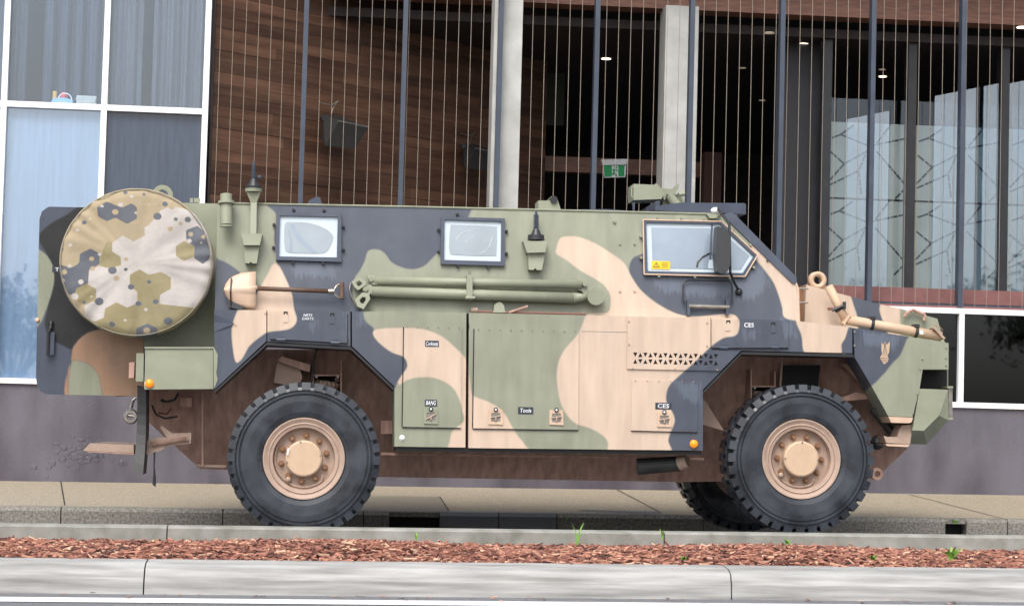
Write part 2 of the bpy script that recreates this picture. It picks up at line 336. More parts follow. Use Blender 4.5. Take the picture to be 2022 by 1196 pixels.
# mulch bed
strip('soil', [(-4.43, .055), (-3.5, .075), (-2.62, zt - .10)], mat('soil', (.05, .025, .018), .9, .4, 20))
def mulch():
    V = []; Fc = []; R = []
    for i in range(26000):
        x = random.uniform(-5.5, 8.5); u = random.random(); y = -4.43 + 1.80 * u
        base = .05 + .03 * math.sin(u * 3.0) + (zt - .12 - .05) * max(0, u - .35) * 1.2 + .025 * math.sin(x * 2.3 + 1) * math.sin(u * 3.1) + random.uniform(0, .03)
        l = random.choice((.012, .016, .022, .03, .045)) * random.uniform(.6, 1.3); wd = random.uniform(.003, .009); t = random.uniform(.002, .006)
        if i % 160 == 0: l *= 2.2; wd *= .7
        a = random.uniform(-1.2, 1.2) if random.random() < .7 else random.uniform(0, 3.1); e = random.gauss(0, .2); c = Vector((x, y, gz(x, base)))
        u1 = Vector((math.cos(a) * math.cos(e), math.sin(a) * math.cos(e), math.sin(e))); u2 = u1.cross(Vector((random.gauss(0, .3), random.gauss(0, .3), 1))).normalized(); u3 = u1.cross(u2)
        n = len(V); k = random.uniform(.3, 1)
        for sx in (-1, 1):
            for q, s in ((-1, -1), (1, -1), (1, 1), (-1, 1)): V.append(c + u1 * sx * l + u2 * q * wd * (k if sx > 0 else 1) + u3 * s * t)
        Fc += [tuple(n + j for j in f) for f in ((0, 1, 2, 3), (7, 6, 5, 4), (0, 4, 5, 1), (1, 5, 6, 2), (2, 6, 7, 3), (3, 7, 4, 0))]; R += [min(1, max(0, random.gauss(.5, .25)))] * 8
    o = mesh('bark_mulch', V, Fc, 'mulch'); a = o.data.attributes.new('rnd', 'FLOAT', 'POINT'); a.data.foreach_set('value', R); o['kind'] = 'stuff'; tag(o, 'reddish brown bark mulch filling the bed between the two kerbs', 'mulch')
mulch()
V = []; Fc = []; R = []
for i in range(90):
    x = random.uniform(-3, 6); y = -4.74 - abs(random.gauss(0, .12)); n = len(V); l, wd, a = random.uniform(.01, .035), random.uniform(.004, .01), random.uniform(0, 3)
    for sx, q in ((-1, -1), (1, -1), (1, 1), (-1, 1)): V.append((x + sx * l * math.cos(a) - q * wd * math.sin(a), y + sx * l * math.sin(a) + q * wd * math.cos(a), gz(x, rz(y) + .006 + .006 * random.random())))
    Fc.append((n, n + 1, n + 2, n + 3)); R += [random.random()] * 4
o = mesh('bark_litter', V, Fc, 'mulch'); a = o.data.attributes.new('rnd', 'FLOAT', 'POINT'); a.data.foreach_set('value', R); o['kind'] = 'stuff'; tag(o, 'loose bark chips washed into the gutter by the edge line', 'litter')
def weed(px, py, Y, h, n, label, wide=.006, lean=.5):
    p = P(px, py, Y); V = []; Fc = []
    for i in range(n):
        a = random.uniform(0, 6.28); hh = h * random.uniform(.55, 1); ln = lean * hh * random.uniform(.3, 1); k = len(V); pv = []
        for t in (0, .35, .7, 1):
            c = p + Vector((math.cos(a) * ln * t * t, math.sin(a) * ln * t * t, hh * (t - .25 * t * t * lean))); w2 = wide * (1 - t * .85)
            V += [c + Vector((-w2, w2 * .5, 0)), c + Vector((w2, -w2 * .5, .001))]
        Fc += [(k + 2 * j, k + 2 * j + 1, k + 2 * j + 3, k + 2 * j + 2) for j in range(3)]
    return tag(mesh('weed', V, Fc, 'leaf'), label, 'weed', 'weeds in the mulch')
weed(1140, 1075, -2.8, .17, 7, 'tall tuft of thin green grass blades against the narrow kerb')
weed(1308, 1066, -2.75, .1, 6, 'small grass tuft at the kerb joint')
weed(822, 1066, -2.8, .07, 4, 'tiny sparse grass sprig at the foot of the narrow kerb')
weed(1880, 1108, -3.9, .12, 12, 'broad leafy pale green weed growing in the bark mulch', .018, .9)
weed(1722, 1108, -4.1, .06, 8, 'low flat green seedling in the bark near the front wheel', .016, 1.2)
weed(1555, 1074, -2.9, .05, 6, 'small round leafed seedling behind the front wheel', .014, 1)
weed(1350, 1105, -4.2, .03, 8, 'flat yellow green seedling beside the road kerb', .014, 1.3)
# footpath
zk = P(1011, 1013, YK).z - SL * P(1011, 1013, YK).x; YF = 5.8; zw = P(1011, 963, YF).z - SL * P(1011, 963, YF).x
fp = strip('footpath', [(YK + .16, zk), (YF + .3, zw + (zw - zk) * .1)], 'foot')
slope = (zw - zk) / (YF - YK - .16); fz = lambda y: zk + slope * (y - YK - .16)
def onfoot(px, py):
    lo, hi = YK, YF + 1
    for _ in range(40):
        mid = (lo + hi) / 2; v = P(px, py, mid)
        if v.z - SL * v.x < fz(mid): hi = mid
        else: lo = mid
    v = P(px, py, lo); return Vector((v.x, lo, gz(v.x, fz(lo))))
def ribbon(name, a, b, wd, m, parent, up=.004):
    d = (b - a); s = Vector((d.y, -d.x, 0)).normalized() * wd; z = Vector((0, 0, up)); return mesh(name, [a - s + z, b - s + z, b + s + z, a + s + z], [(0, 1, 2, 3)], m, parent)
for a, b in (((1218, 966), (1305, 1012)), ((1795, 976), (1990, 1026)), ((868, 980), (886, 1008)), ((120, 950), (128, 998))): ribbon('joint', onfoot(*a), onfoot(*b), .006, 'dark', fp)
q = [onfoot(*p) + Vector((0, 0, .003)) for p in ((690, 979), (868, 980), (886, 1009), (680, 1006))]; mesh('dark_patch', q, [(0, 1, 2, 3)], 'footdark', fp)  # darker quad laid on the footpath
q = [onfoot(*p) + Vector((0, 0, .003)) for p in ((1142, 1006), (1300, 1010), (1310, 1015), (1150, 1009))]; mesh('cover_plate', q, [(0, 1, 2, 3)], M['asph'], fp)
kp = [(YK, -.3), (YK, zk - .03), (YK + .03, zk + .002), (YK + .17, zk + .006), (YK + .17, -.3)]
kj = sorted(P(x, 1015, YK).x for x in (120, 440, 718, 770, 868, 985, 1100, 1390, 1868, 1908, 1990)); e = bpy.data.objects.new('kerb', None); COL.objects.link(e); e['kind'] = 'structure'
xs = [-14] + kj + [20]
inlet = ((P(770, 1015, YK).x, P(868, 1015, YK).x), (P(1868, 1015, YK).x, P(1908, 1015, YK).x))
for a, b in zip(xs[:-1], xs[1:]):
    hole = any(abs(a - i[0]) < .01 for i in inlet)
    if hole: solid('inlet_slab', [(YK + .02, zk - .045), (YK + .02, zk), (YK + .2, zk + .004), (YK + .2, zk - .045)], 'exposed', a, b, e); solid('inlet_throat', [(YK + .15, -.3), (YK + .15, zk - .05), (YK + .19, zk - .05), (YK + .19, -.3)], 'dark', a, b, e)
    else:
        mid = P(868, 1015, YK).x - .01 < a < P(1100, 1015, YK).x - .01
        solid('kerb_length', kp, M['asph'] if mid else 'exposed', a + .005, b - .005, e)
weed(1885, 1034, YK + .02, .06, 14, 'bright green moss like weed in the kerb inlet', .02, 1)
weed(1118, 1026, YK, .05, 9, 'dark green weed in the kerb joint behind the vehicle', .012, 1)
# ================================================================ building
YB = 5.8
bld = thing('building', 'dark street front with white framed windows, cord screen and mauve base wall', 'building', (2, YB + .1, .2))
def fbox(name, pa, pb, m, Y=YB, dy=.1, parent=None, plumb=True):
    """upright box on the facade between two photo corners"""
    a, b = P(*pa, Y), P(*pb, Y); o = MB().box((min(a.x, b.x), Y, min(a.z, b.z)), (max(a.x, b.x), Y + dy, max(a.z, b.z))); return o.build(name, m, parent or bld)
zs_l = P(35, 753, YB).z; zs_r = P(1960, 800, YB).z; zfl = P(1960, 612, YB).z
xa = P(412, 400, YB).x; XL, XR = -12.0, 16.0; xw = P(1700, 700, YB).x; zb = -.6; ztop = 6.4
MB().box((XL, YB, zb), (XR, YB + .25, zs_l)).build('base_wall', 'wall', bld)
if zs_r > zs_l: MB().box((xa, YB + .002, zs_l), (XR, YB + .25, zs_r)).build('base_wall', 'wall', bld)
MB().box((xa, YB + .004, max(zs_l, zs_r)), (xw, YB + .25, zfl)).build('base_wall', 'wall', bld)
# peeling paint blisters on the base wall
mb = MB()
for i in range(70):
    a = random.gauss(0, 1); c = P(165 + 34 * random.gauss(0, 1), 895 + 16 * random.gauss(0, 1), YB); mb.ball(c, random.uniform(.01, .04), 8, 5, .04, random.uniform(.4, 1))
mb.ball(P(240, 913, YB), .03, 10, 6, .12)
mb.build('blistered_paint', 'wall', bld, True)['kind'] = 'stuff'
# left windows -------------------------------------------------
def window(name, pxs, kind):
    (a, b) = pxs; A, B = P(*a, YB), P(*b, YB); x0, x1, z1, z0 = A.x, B.x, A.z, B.z
    w_ = MB().box((x0, YB + .05, z0), (x1, YB + .056, z1)).build('window_pane', {'g': 'glass', 'p': 'pale_blind', 's': 'spandrel', 'd': 'glassd', 'h': 'glassd'}[kind], bld); return w_, x0, x1, z0, z1
xm = [P(8, 210, YB).x, P(206, 210, YB).x, P(405, 225, YB).x]; hw = .030
pitch = xm[2] - xm[1]; ztr = P(206, 213, YB).z
for x in (xm[0] - 2 * pitch, xm[0] - pitch, *xm): MB().box((x - hw, YB - .03, zs_l + .002), (x + hw, YB + .08, ztop)).build('window_mullion', 'white', bld)
for i in range(4):
    x0, x1 = (xm[0] - pitch * (2 - i) if i < 2 else xm[i - 2]), (xm[0] - pitch * (1 - i) if i < 2 else xm[i - 1]); a, b = x0 + hw, x1 - hw
    MB().box((a, YB - .026, ztr - .03), (b, YB + .08, ztr + .03)).build('window_transom', 'white', bld); MB().box((a, YB - .034, zs_l - .02), (b, YB + .08, zs_l + .035)).build('window_sill', 'white', bld)
    MB().box((a, YB + .04, ztr + .03), (b, YB + .046, ztop)).build('window_pane', 'glass', bld)
    MB().box((a, YB + .04, zs_l + .035), (b, YB + .046, ztr - .03)).build('window_pane', 'spandrel' if i == 3 else 'paneg', bld)
    if i < 3: MB().box((a, YB + .07, zs_l + .035), (b, YB + .075, ztr - .03)).build('blind', 'pale_blind', bld)
    n = 90; V = []; x = np.linspace(a, b, n); yy = YB + .42 + .05 * np.sin(x * 34 + 2 * np.sin(x * 5)) + .02 * np.sin(x * 81)
    if i < 3: keep = lambda u: True
    V = [(xx, y_, z_) for z_ in (ztr, ztop) for xx, y_ in zip(x, yy)]
    Fq = [(j, j + 1, n + j + 1, n + j) for j in range(n - 1) if not (i == 2 and .12 < j / n < .3) and not (i == 3 and (.3 < j / n < .42))]
    mesh('curtain', V, Fq, 'curtain' if i != 3 else 'curtain2', bld, True)
    MB().box((a, YB + .06, ztr - .02), (b, YB + .4, ztr + .02)).build('inner_sill', M['curtain2'], bld)
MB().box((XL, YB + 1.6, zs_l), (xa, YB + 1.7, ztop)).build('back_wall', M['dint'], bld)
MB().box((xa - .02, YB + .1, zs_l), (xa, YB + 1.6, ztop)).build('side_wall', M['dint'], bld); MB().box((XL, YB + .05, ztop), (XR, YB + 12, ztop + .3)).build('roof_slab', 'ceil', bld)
# things on the inside sill
zsl = ztr + .02
t = thing('toy_box', 'pale blue toy with red and yellow pieces on the window sill', 'toy', (P(125, 200, YB + .2).x, YB + .2, zsl)); c = Vector(t.location)
MB().prism([c + Vector(q) for q in ((-.14, -.05, 0), (.1, -.05, 0), (.1, -.05, .07), (.02, -.05, .09), (-.1, -.05, .08))], .1).build('body', mat('toy_blue', (.3, .5, .75), .4), t)
MB().cyl(c + Vector((-.09, 0, .08)), c + Vector((-.09, 0, .16)), .022).build('peg', mat('toy_yellow', (.8, .45, .08), .4), t); MB().ball(c + Vector((.0, 0, .11)), .045, 10, 6).build('knob', mat('toy_red', (.7, .08, .1), .4), t, True)
MB().tube([c + Vector((.02 + .07 * math.cos(a), -.03, .07 + .07 * math.sin(a))) for a in np.linspace(0, math.pi, 9)], .006, 6).build('handle', 'white', t)
for k in range(5):
    q = P(172, 200, YB + .2); bx = MB().box((q.x - .1 + random.uniform(-.012, .012), YB + .13, zsl + .024 * k), (q.x + .09 + random.uniform(-.012, .012), YB + .27, zsl + .024 * k + .021)).build('book', mat('paper', (.5, .5, .45), .7), None)
    tag(bx, ['lowest', 'second lowest', 'middle', 'second from top', 'topmost'][k] + ' pale book in the stack on the window sill', 'book', 'books on the window sill')
# cord screen bays ----------------------------------------------
mpx = [(607, 0, 592, 395), (803, 0, 789, 405), (991, 0, 979, 410), (1182, 0, 1170, 410), (1371, 0, 1357, 400), (1547, 0, 1537, 470), (1727, 0, 1715, 585), (1906, 0, 1893, 600)]
zr = zfl + .03; mx = []
for (x0, y0, x1, yy1) in mpx: mx.append((P(x0, y0, YB).x + P(x1, yy1, YB).x) / 2)
st = (mx[-1] - mx[0]) / 7
for x in mx + [mx[-1] + st, mx[-1] + 2 * st]: MB().box((x - .025, YB - .02, zfl - .02 if x > xw else zfl), (x + .025, YB + .10, ztop)).build('screen_post', 'frame', bld)
MB().box((xa, YB + .0, zfl + .002), (XR, YB + .08, zfl + .03)).build('cord_rail', 'pink', bld)
x = xa + .06; k = 0; cords = []
cm = MB().cyl((0, 0, zfl + .03), (0, 0, ztop), .003, n=6); proto = cm.build('cord', 'cord', bld); proto.location = (x, YB + .04, 0)
proto.matrix_parent_inverse = Matrix.Translation(-Vector(bld.location))
while x < mx[-1] + 2 * st:
    x += .1318
    if min(abs(x - q) for q in mx) < .035 or P(975, 200, YB).x < x < P(1032, 200, YB).x: continue
    c = proto.copy(); COL.objects.link(c); c.location = (x, YB + .04, 0)
    fb = MB()
# lower right window
xr = [P(1700, 700, YB).x, P(1897, 700, YB).x]; xr.append(2 * xr[1] - xr[0]); xr.append(3 * xr[1] - 2 * xr[0]); zt2, zb2 = P(1960, 616, YB).z, P(1960, 801, YB).z
for i, xx in enumerate(xr): MB().box((xx - .028, YB - .03, zb2 + .03), (xx + .028, YB + .08, zt2 - .03)).build('window_mullion', 'white', bld)
MB().box((xr[0] - .028, YB - .034, zt2 - .03), (XR, YB + .08, zt2 + .027)).build('window_head', 'white', bld); MB().box((xr[0] - .028, YB - .034, zb2 - .028), (XR, YB + .08, zb2 + .03)).build('window_sill', 'white', bld)
for a, b in zip(xr, xr[1:]): MB().box((a + .028, YB + .04, zb2 + .03), (b - .028, YB + .046, zt2 - .03)).build('window_pane', 'glassd', bld)
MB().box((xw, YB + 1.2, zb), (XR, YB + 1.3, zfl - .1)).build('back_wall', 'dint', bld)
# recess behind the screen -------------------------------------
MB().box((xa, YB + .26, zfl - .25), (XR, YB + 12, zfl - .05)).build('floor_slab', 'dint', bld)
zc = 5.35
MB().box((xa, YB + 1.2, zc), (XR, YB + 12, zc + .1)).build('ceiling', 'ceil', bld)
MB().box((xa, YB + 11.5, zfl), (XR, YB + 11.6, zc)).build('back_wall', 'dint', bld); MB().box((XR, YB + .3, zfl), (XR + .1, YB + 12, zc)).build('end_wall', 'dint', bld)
a = P(1034, 8, YB + 1.0); sb = a.z
MB().box((xa + 1.2, YB + .9, sb), (XR, YB + 1.2, sb + .5)).build('soffit_beam', 'soff', bld)
# timber wall: boards on a wall turned into the recess
wa = math.radians(41); org = Vector((xa + .02, YB + .14, 0)); dr = Vector((math.cos(wa), math.sin(wa), 0)); nr = Vector((dr.y, -dr.x, 0)); Lw = 5.2; bh = .118
wl = MB(); c0 = org - nr * .06; wl.add([c0 + Vector((0, 0, zfl)), c0 + dr * Lw + Vector((0, 0, zfl)), c0 + dr * Lw - nr * .1 + Vector((0, 0, zfl)), c0 - nr * .1 + Vector((0, 0, zfl))] + [c0 + Vector((0, 0, zc + .6)), c0 + dr * Lw + Vector((0, 0, zc + .6)), c0 + dr * Lw - nr * .1 + Vector((0, 0, zc + .6)), c0 - nr * .1 + Vector((0, 0, zc + .6))], [(3, 2, 1, 0), (4, 5, 6, 7), (0, 1, 5, 4), (1, 2, 6, 5), (2, 3, 7, 6), (3, 0, 4, 7)])
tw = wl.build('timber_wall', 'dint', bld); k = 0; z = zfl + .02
while z < zc + .5:
    s = -random.random() * 1.4
    while s < Lw:
        e = min(Lw, s + random.uniform(1.2, 2.4)); a0 = max(0, s); dz = .002 * random.random(); t0 = .02 + .006 * random.random()
        if e - a0 > .1:
            pA, pB = org + dr * (a0 + .002) - nr * .06, org + dr * (e - .002) - nr * .06; hh = Vector((0, 0, bh - .003)); zz = Vector((0, 0, z))
            b8 = [pA + zz, pB + zz, pB + zz + nr * t0, pA + zz + nr * t0]; MB().add(b8 + [v + hh for v in b8], [(3, 2, 1, 0), (4, 5, 6, 7), (0, 1, 5, 4), (1, 2, 6, 5), (2, 3, 7, 6), (3, 0, 4, 7)]).build('board', 'board', tw)
        s = e
    z += bh
# concrete columns
a, b = P(972, 200, YB + .12), P(1028, 200, YB + .12); MB().box((a.x, YB + .12, zfl), (b.x, YB + .5, ztop)).build('concrete_column', 'colconc', bld)
a, b = P(1309, 300, YB + .7), P(1374, 300, YB + .7); tz = P(1340, 42, YB + .7).z; MB().box((a.x, YB + .7, zfl), (b.x, YB + 1.1, max(tz, sb))).build('concrete_column', 'colconc', bld)
def ibox(name, pa, pb, Y, dy, m): return fbox(name, pa, pb, m, Y, dy)
ibox('inner_beam', (1030, 306), (1392, 350), YB + 4, .2, 'soff'); ibox('inner_panel', (1030, 138), (1113, 248), YB + 4.4, .1, mat('olive_panel', (.05, .055, .04), .7))
ibox('inner_wall', (1392, 300), (1420, 560), YB + 3.6, .2, mat('red_brown_wall', (.07, .025, .022), .7)); ibox('inner_wall', (1535, 60), (1630, 600), YB + 1.6, .1, mat('charcoal_wall', (.016, .016, .02), .5))
# screened glazing at the right
yg = YB + 1.3
for i, (xa_, xb_) in enumerate(((1637, 1788), (1808, 1975), (1992, 2160))):
    A, B = P(xa_, 248, yg + .1), P(xb_, 600, yg + .1); zmid = P(1800, 397, yg + .1).z
    MB().box((A.x, yg + .1, zmid + .012), (B.x, yg + .12, P(1800, 247, yg + .1).z)).build('printed_screen', 'print', bld); MB().box((A.x, yg + .1, zfl - .05), (B.x, yg + .12, zmid - .012)).build('printed_screen', 'print', bld)
    sg = [((550, 350), (500, 370)), ((550, 350), (620, 300)), ((550, 350), (695, 400)), ((695, 400), (890, 355)), ((695, 400), (645, 520)), ((645, 520), (495, 595)), ((645, 520), (660, 635)), ((695, 420), (570, 490)), ((570, 490), (495, 430)), ((570, 490), (495, 575)), ((735, 425), (890, 585)), ((735, 385), (800, 300)), ((890, 590), (830, 650)), ((800, 300), (800, 290))]
    lm = MB(); ztop_ = P(1800, 247, yg + .1).z
    for row, (za, zb_) in enumerate(((ztop_, zmid), (zmid, zfl - .3))):
        for (ua, va), (ub, vb) in sg:
            f_ = lambda u, v: Vector((A.x + (B.x - A.x) * (u - 490) / 405, yg + .0985, za + (zmid - ztop_) * (v - 290) / 365))
            a_, b_ = f_(ua, va), f_(ub, vb); nd = max(1, int((b_ - a_).length / .085)); n_ = (b_ - a_).normalized(); sd_ = Vector((n_.z, 0, -n_.x)) * .011
            for q_ in range(nd):
                c_, e_ = a_.lerp(b_, q_ / nd), a_.lerp(b_, (q_ + .88) / nd)
                if min(c_.z, e_.z) > zfl - .05: lm.add([c_ - sd_, e_ - sd_, e_ + sd_, c_ + sd_], [(0, 1, 2, 3)])
    lm.build('screen_print', 'pline', bld)['kind'] = 'stuff'
    MB().box((A.x, yg, zfl - .05), (B.x, yg + .006, P(1800, 200, yg).z)).build('glass_pane', 'glassr', bld)
for xa_, xb_, yt in ((1671, 1756, 236), (1846, 1972, 190), (1994, 2110, 165)):  # added glass sheets, cut to the slanted outline of pale sky reflections
    A, B = P(xa_, yt, yg - .014), P(xb_, yt - .2 * (xb_ - xa_), yg - .014); z0_ = zfl - .05; MB().prism([(A.x, yg - .014, z0_), (B.x, yg - .014, z0_), (B.x, yg - .014, B.z), (A.x, yg - .014, A.z)], .006).build('reflection_sheet', 'reflg', bld)
for px in (1630, 1798, 1982, 2170): q = P(px, 400, yg - .03); MB().box((q.x - .05, yg - .03, zfl - .05), (q.x + .05, yg + .14, zc)).build('glazing_post', 'mblack', bld)
q0, q1 = P(1560, 578, YB + .3), P(1560, 560, YB + .3); MB().box((P(1590, 570, YB + .3).x, YB + .3, q0.z - .06), (XR, YB + .36, q1.z)).build('guard_rail', 'pink', bld); MB().box((P(1590, 570, YB + .3).x, YB + .302, q0.z - .16), (XR, YB + .34, q0.z - .066)).build('guard_rail', 'frame', bld)
# exit sign
ye = YB + 3.2; t = thing('exit_sign', 'green and white running man exit sign hanging before the timber beam', 'exit sign', P(1215, 352, ye))
panel('housing', [(1187, 315), (1241, 314), (1237, 325), (1191, 326)], 'white', t, ye - .04, .1); panel('face', [(1191, 326), (1237, 325), (1235, 350), (1193, 351)], 'white', t, ye, .03)
em = mat('exit_green', (.0, .22, .06), .4, .02, emit=.12)
panel('green_field', [(1192, 327), (1208, 327), (1208, 349), (1194, 349.5)], em, t, ye - .004, .003); panel('green_field', [(1221, 327), (1233.5, 326.5), (1232.5, 348.5), (1221, 348.5)], em, t, ye - .004, .003)
k = MB(); pr = lambda a, b: P(a, b, ye - .008)
for seg, r in ((((1214.5, 334), (1213, 340)), .012), (((1213, 340), (1217, 347.5)), .009), (((1213, 340), (1212, 343.5), (1208.6, 343.6)), .009), (((1214.5, 334.5), (1211.5, 334.3), (1210, 336.5)), .007), (((1214.5, 334.5), (1217, 336.5), (1219.5, 336.8)), .007)): k.tube([pr(*s) for s in seg], r, 6)
k.ball(pr(1216, 331), .014, 8, 6); k.build('running_man', em, t)
DL = ['bright downlight above the exit sign, before the timber beam', 'bright downlight right of the second concrete column near the soffit beam', 'dim unlit downlight close under the soffit beam beside the bright one', 'dim downlight deep in the ceiling just right of the second concrete column',
      'upper, dimmer of the pair of downlights over the printed screens', 'lower, lit one of the pair of downlights over the printed screens', 'dim downlight farthest back in the dark ceiling', 'lit downlight at the far end of the soffit beam']
# ceiling downlights, speakers, globe lamp
for n_, (px, py, r) in enumerate(((1197, 117, .06), (1586, 88, .06), (1519, 66, .06), (1466, 135, .045), (1742, 138, .045), (1743, 152, .05), (1505, 199, .045), (2018, 55, .06))):
    d = ray(px, py); v = CAM + d * ((zc - .006 - CAM.z) / d.z); lit = n_ in (0, 1, 5, 7)
    t = thing('downlight', DL[n_], 'downlight', v, 'ceiling downlights')
    MB().lathe(v, [(r, 0), (r + .015, 0)], 20); m_ = MB(); V = [v + Vector((r * math.cos(a), r * math.sin(a), 0)) for a in np.linspace(0, 6.283, 21)[:-1]]; m_.add(V + [p + Vector((0, 0, .005)) for p in V], [tuple(range(19, -1, -1)), tuple(range(20, 40))] + [(i, (i + 1) % 20, 20 + (i + 1) % 20, 20 + i) for i in range(20)])
    m_.build('lamp_disc', mat('lamp', (1, .85, .65), .5, 0, emit=2.5 if lit else .12), t)
    rr = MB(); V2 = [v + Vector((k_ * math.cos(a), k_ * math.sin(a), -.003)) for k_ in (r, r + .018) for a in np.linspace(0, 6.283, 21)[:-1]]; rr.add(V2, [(i, (i + 1) % 20, 20 + (i + 1) % 20, 20 + i) for i in range(20)]); rr.build('rim', 'steel', t)
def onwall(px, py, off=0.0):
    d = ray(px, py); o_ = org - nr * .03 + nr * off; return CAM + d * ((o_ - CAM).dot(nr) / d.dot(nr))
def speaker(px, py, s, label):
    c = onwall(px, py, .28); t = thing('wall_speaker', label, 'speaker', c, 'speakers on the timber wall'); q = lambda dx, dy, off: onwall(px + dx * s, py + dy * s, off)
    f_ = [q(-10, -20, .34), q(48, -8, .34), q(22, 36, .5), q(-38, 30, .5)]; b_ = [q(-42, -32, .12), q(-10, -28, .12), q(-14, 26, .2), q(-46, 18, .2)]
    MB().add(f_ + b_, [(0, 1, 2, 3), (7, 6, 5, 4), (0, 4, 5, 1), (1, 5, 6, 2), (2, 6, 7, 3), (3, 7, 4, 0)]).build('cabinet', 'dark', t)
    MB().add([q(-12, -21, .345), q(49, -9, .345), q(46, -4, .35), q(-14, -15, .35)], [(0, 1, 2, 3)]).build('top_lip', 'steel', t)
    MB().tube([q(-44, -24, .05), q(-40, -24, .2)], .03, 8).build('bracket', 'mblack', t); MB().tube([q(-50, -55, .02), q(-24, -50, .05), q(-12, -58, .1), q(-22, -45, .12), q(-26, -30, .15)], .006, 6).build('cable', 'steel', t)
speaker(680, 258, 1.0, 'black angled loudspeaker on the timber wall with grey cable above it'); speaker(948, 308, .8, 'black loudspeaker half hidden beside the concrete column')
g = P(514, 0, YB + .9); t = thing('globe_lamp', 'round white globe lamp hanging by the timber wall top', 'lamp', g); MB().ball(g, .06, 14, 10).build('globe', 'white', t, True); MB().cyl(g, g + Vector((0, 0, .8)), .006).build('stem', 'mblack', t)

# trees across the road, behind the camera: they show only as reflections in the glass
M['fol'] = attrcol('foliage', [(0, (.03, .05, .018)), (1, (.10, .13, .05))]); M['bark'] = mat('bark', (.09, .07, .055), .9, .3, 8, bump=.5, bscale=20)
tk = MB(); tk.cyl((0, 0, -.3), (.1, 0, 2.2), .19, .13, 10); tips = []
for i in range(9):
    a = i * 2.4; e = Vector((math.cos(a) * random.uniform(.9, 1.9), math.sin(a) * random.uniform(.9, 1.9), random.uniform(3.2, 5.6))); tk.cyl((.1, 0, 2.0), e, .08, .02, 7); tips.append(e)
V = []; Fc = []; R = []
for i in range(2600):
    c = random.choice(tips) + Vector((random.gauss(0, .5), random.gauss(0, .5), random.gauss(0, .42))); u = Vector((random.gauss(0, 1), random.gauss(0, 1), random.gauss(0, 1))).normalized(); v = u.orthogonal().normalized(); n = len(V); l = random.uniform(.06, .13)
    V += [c - u * l, c + v * l * .5, c + u * l, c - v * l * .5]; Fc.append((n, n + 1, n + 2, n + 3)); R += [random.random()] * 4
tmesh = None
for i, (x, y, s_) in enumerate(((-13, -33, 1.0), (-8.5, -36, .85), (-5, -34, .7), (1.5, -37, .9), (7, -35, .8), (12, -34, 1.05), (17, -36, .95), (23, -35, 1.1))):
    e = thing('street_tree', 'leafy street tree across the road mirrored in the window glass', 'tree', (x, y, gz(x, -.15)), 'trees across the road'); e.scale = (s_, s_, s_); e.rotation_euler = (0, 0, i * 1.7)
    if i == 0:
        ta = tk.build('trunk', 'bark', None); tb = mesh('crown', V, Fc, 'fol', None); at = tb.data.attributes.new('rnd', 'FLOAT', 'POINT'); at.data.foreach_set('value', R); pr_ = (ta, tb)
    else: pr_ = [q_.copy() for q_ in (ta, tb)]; [COL.objects.link(q_) for q_ in pr_]
    for q_ in pr_: q_.parent = e
# ================================================================ armoured vehicle
W = 2.48
HZ = P(900, 615, 0).z; HB = .13                 # upper hull leans inwards from the ledge
HP = dict(Y=.09, b=HB, z0=HZ)
def HY(px, py, off=0.0): return P(px, py, .09 - off, HB, HZ)
veh = thing('armoured_vehicle', 'camouflaged six door-hatch armoured troop carrier parked at the kerb with its rear door open', 'armoured vehicle', (1.95, 1.2, 0.02))
veh['label'] = 'camouflaged four-wheeled armoured troop carrier parked at the kerb, rear door open'
B_, T_ = 0, 1
BA = spline([(400, 505), (430, 512), (450, 520), (471, 535), (500, 560), (525, 560), (545, 520), (541, 470), (546, 425), (536, 395), (700, 360), (940, 395), (931, 414), (925, 428), (905, 470), (863, 501), (836, 526), (806, 531), (775, 519), (763, 504), (753, 495), (738, 492), (726, 497), (720, 516), (710, 535), (700, 550), (696, 575), (699, 600), (715, 614), (721, 633), (741, 651), (743, 670), (772, 694), (796, 703), (804, 716), (803, 727), (790, 746), (780, 765), (700, 770), (600, 730), (424, 800), (400, 800)])
TA = spline([(543, 519), (562, 546), (576, 581), (580, 609), (586, 630), (578, 645), (562, 651), (530, 655), (513, 665), (492, 683), (478, 707), (466, 715), (460, 686), (458, 651), (465, 623), (476, 605), (500, 590), (522, 553)])
TB = spline([(741, 651), (798, 647), (836, 650), (871, 663), (901, 688), (921, 711), (927, 745), (932, 778), (944, 785), (971, 796), (994, 813), (1009, 838), (1021, 858), (1036, 877), (1045, 905), (895, 905), (889, 868), (894, 850), (909, 838), (917, 827), (913, 811), (907, 788), (894, 765), (871, 750), (844, 744), (809, 748), (784, 762), (790, 746), (803, 727), (804, 716), (796, 703), (772, 694), (743, 670)])
TC = spline([(1098, 492), (1105, 472), (1118, 467), (1143, 468), (1174, 480), (1204, 498), (1232, 519), (1246, 545), (1262, 569), (1282, 588), (1310, 607), (1341, 621), (1375, 625), (1440, 620), (1458, 630), (1459, 648), (1452, 662), (1428, 667), (1401, 686), (1371, 715), (1340, 742), (1321, 761), (1315, 781), (1317, 796), (1328, 815), (1332, 831), (1325, 850), (1319, 869), (1319, 900), (1208, 905), (1201, 873), (1186, 856), (1163, 844), (1136, 835), (1117, 815), (1105, 788), (1100, 754), (1100, 731), (1105, 708), (1119, 685), (1140, 661), (1151, 638), (1158, 622), (1180, 618), (1201, 616), (1206, 593), (1203, 578), (1192, 562), (1174, 550), (1143, 532), (1118, 513), (1098, 501)])
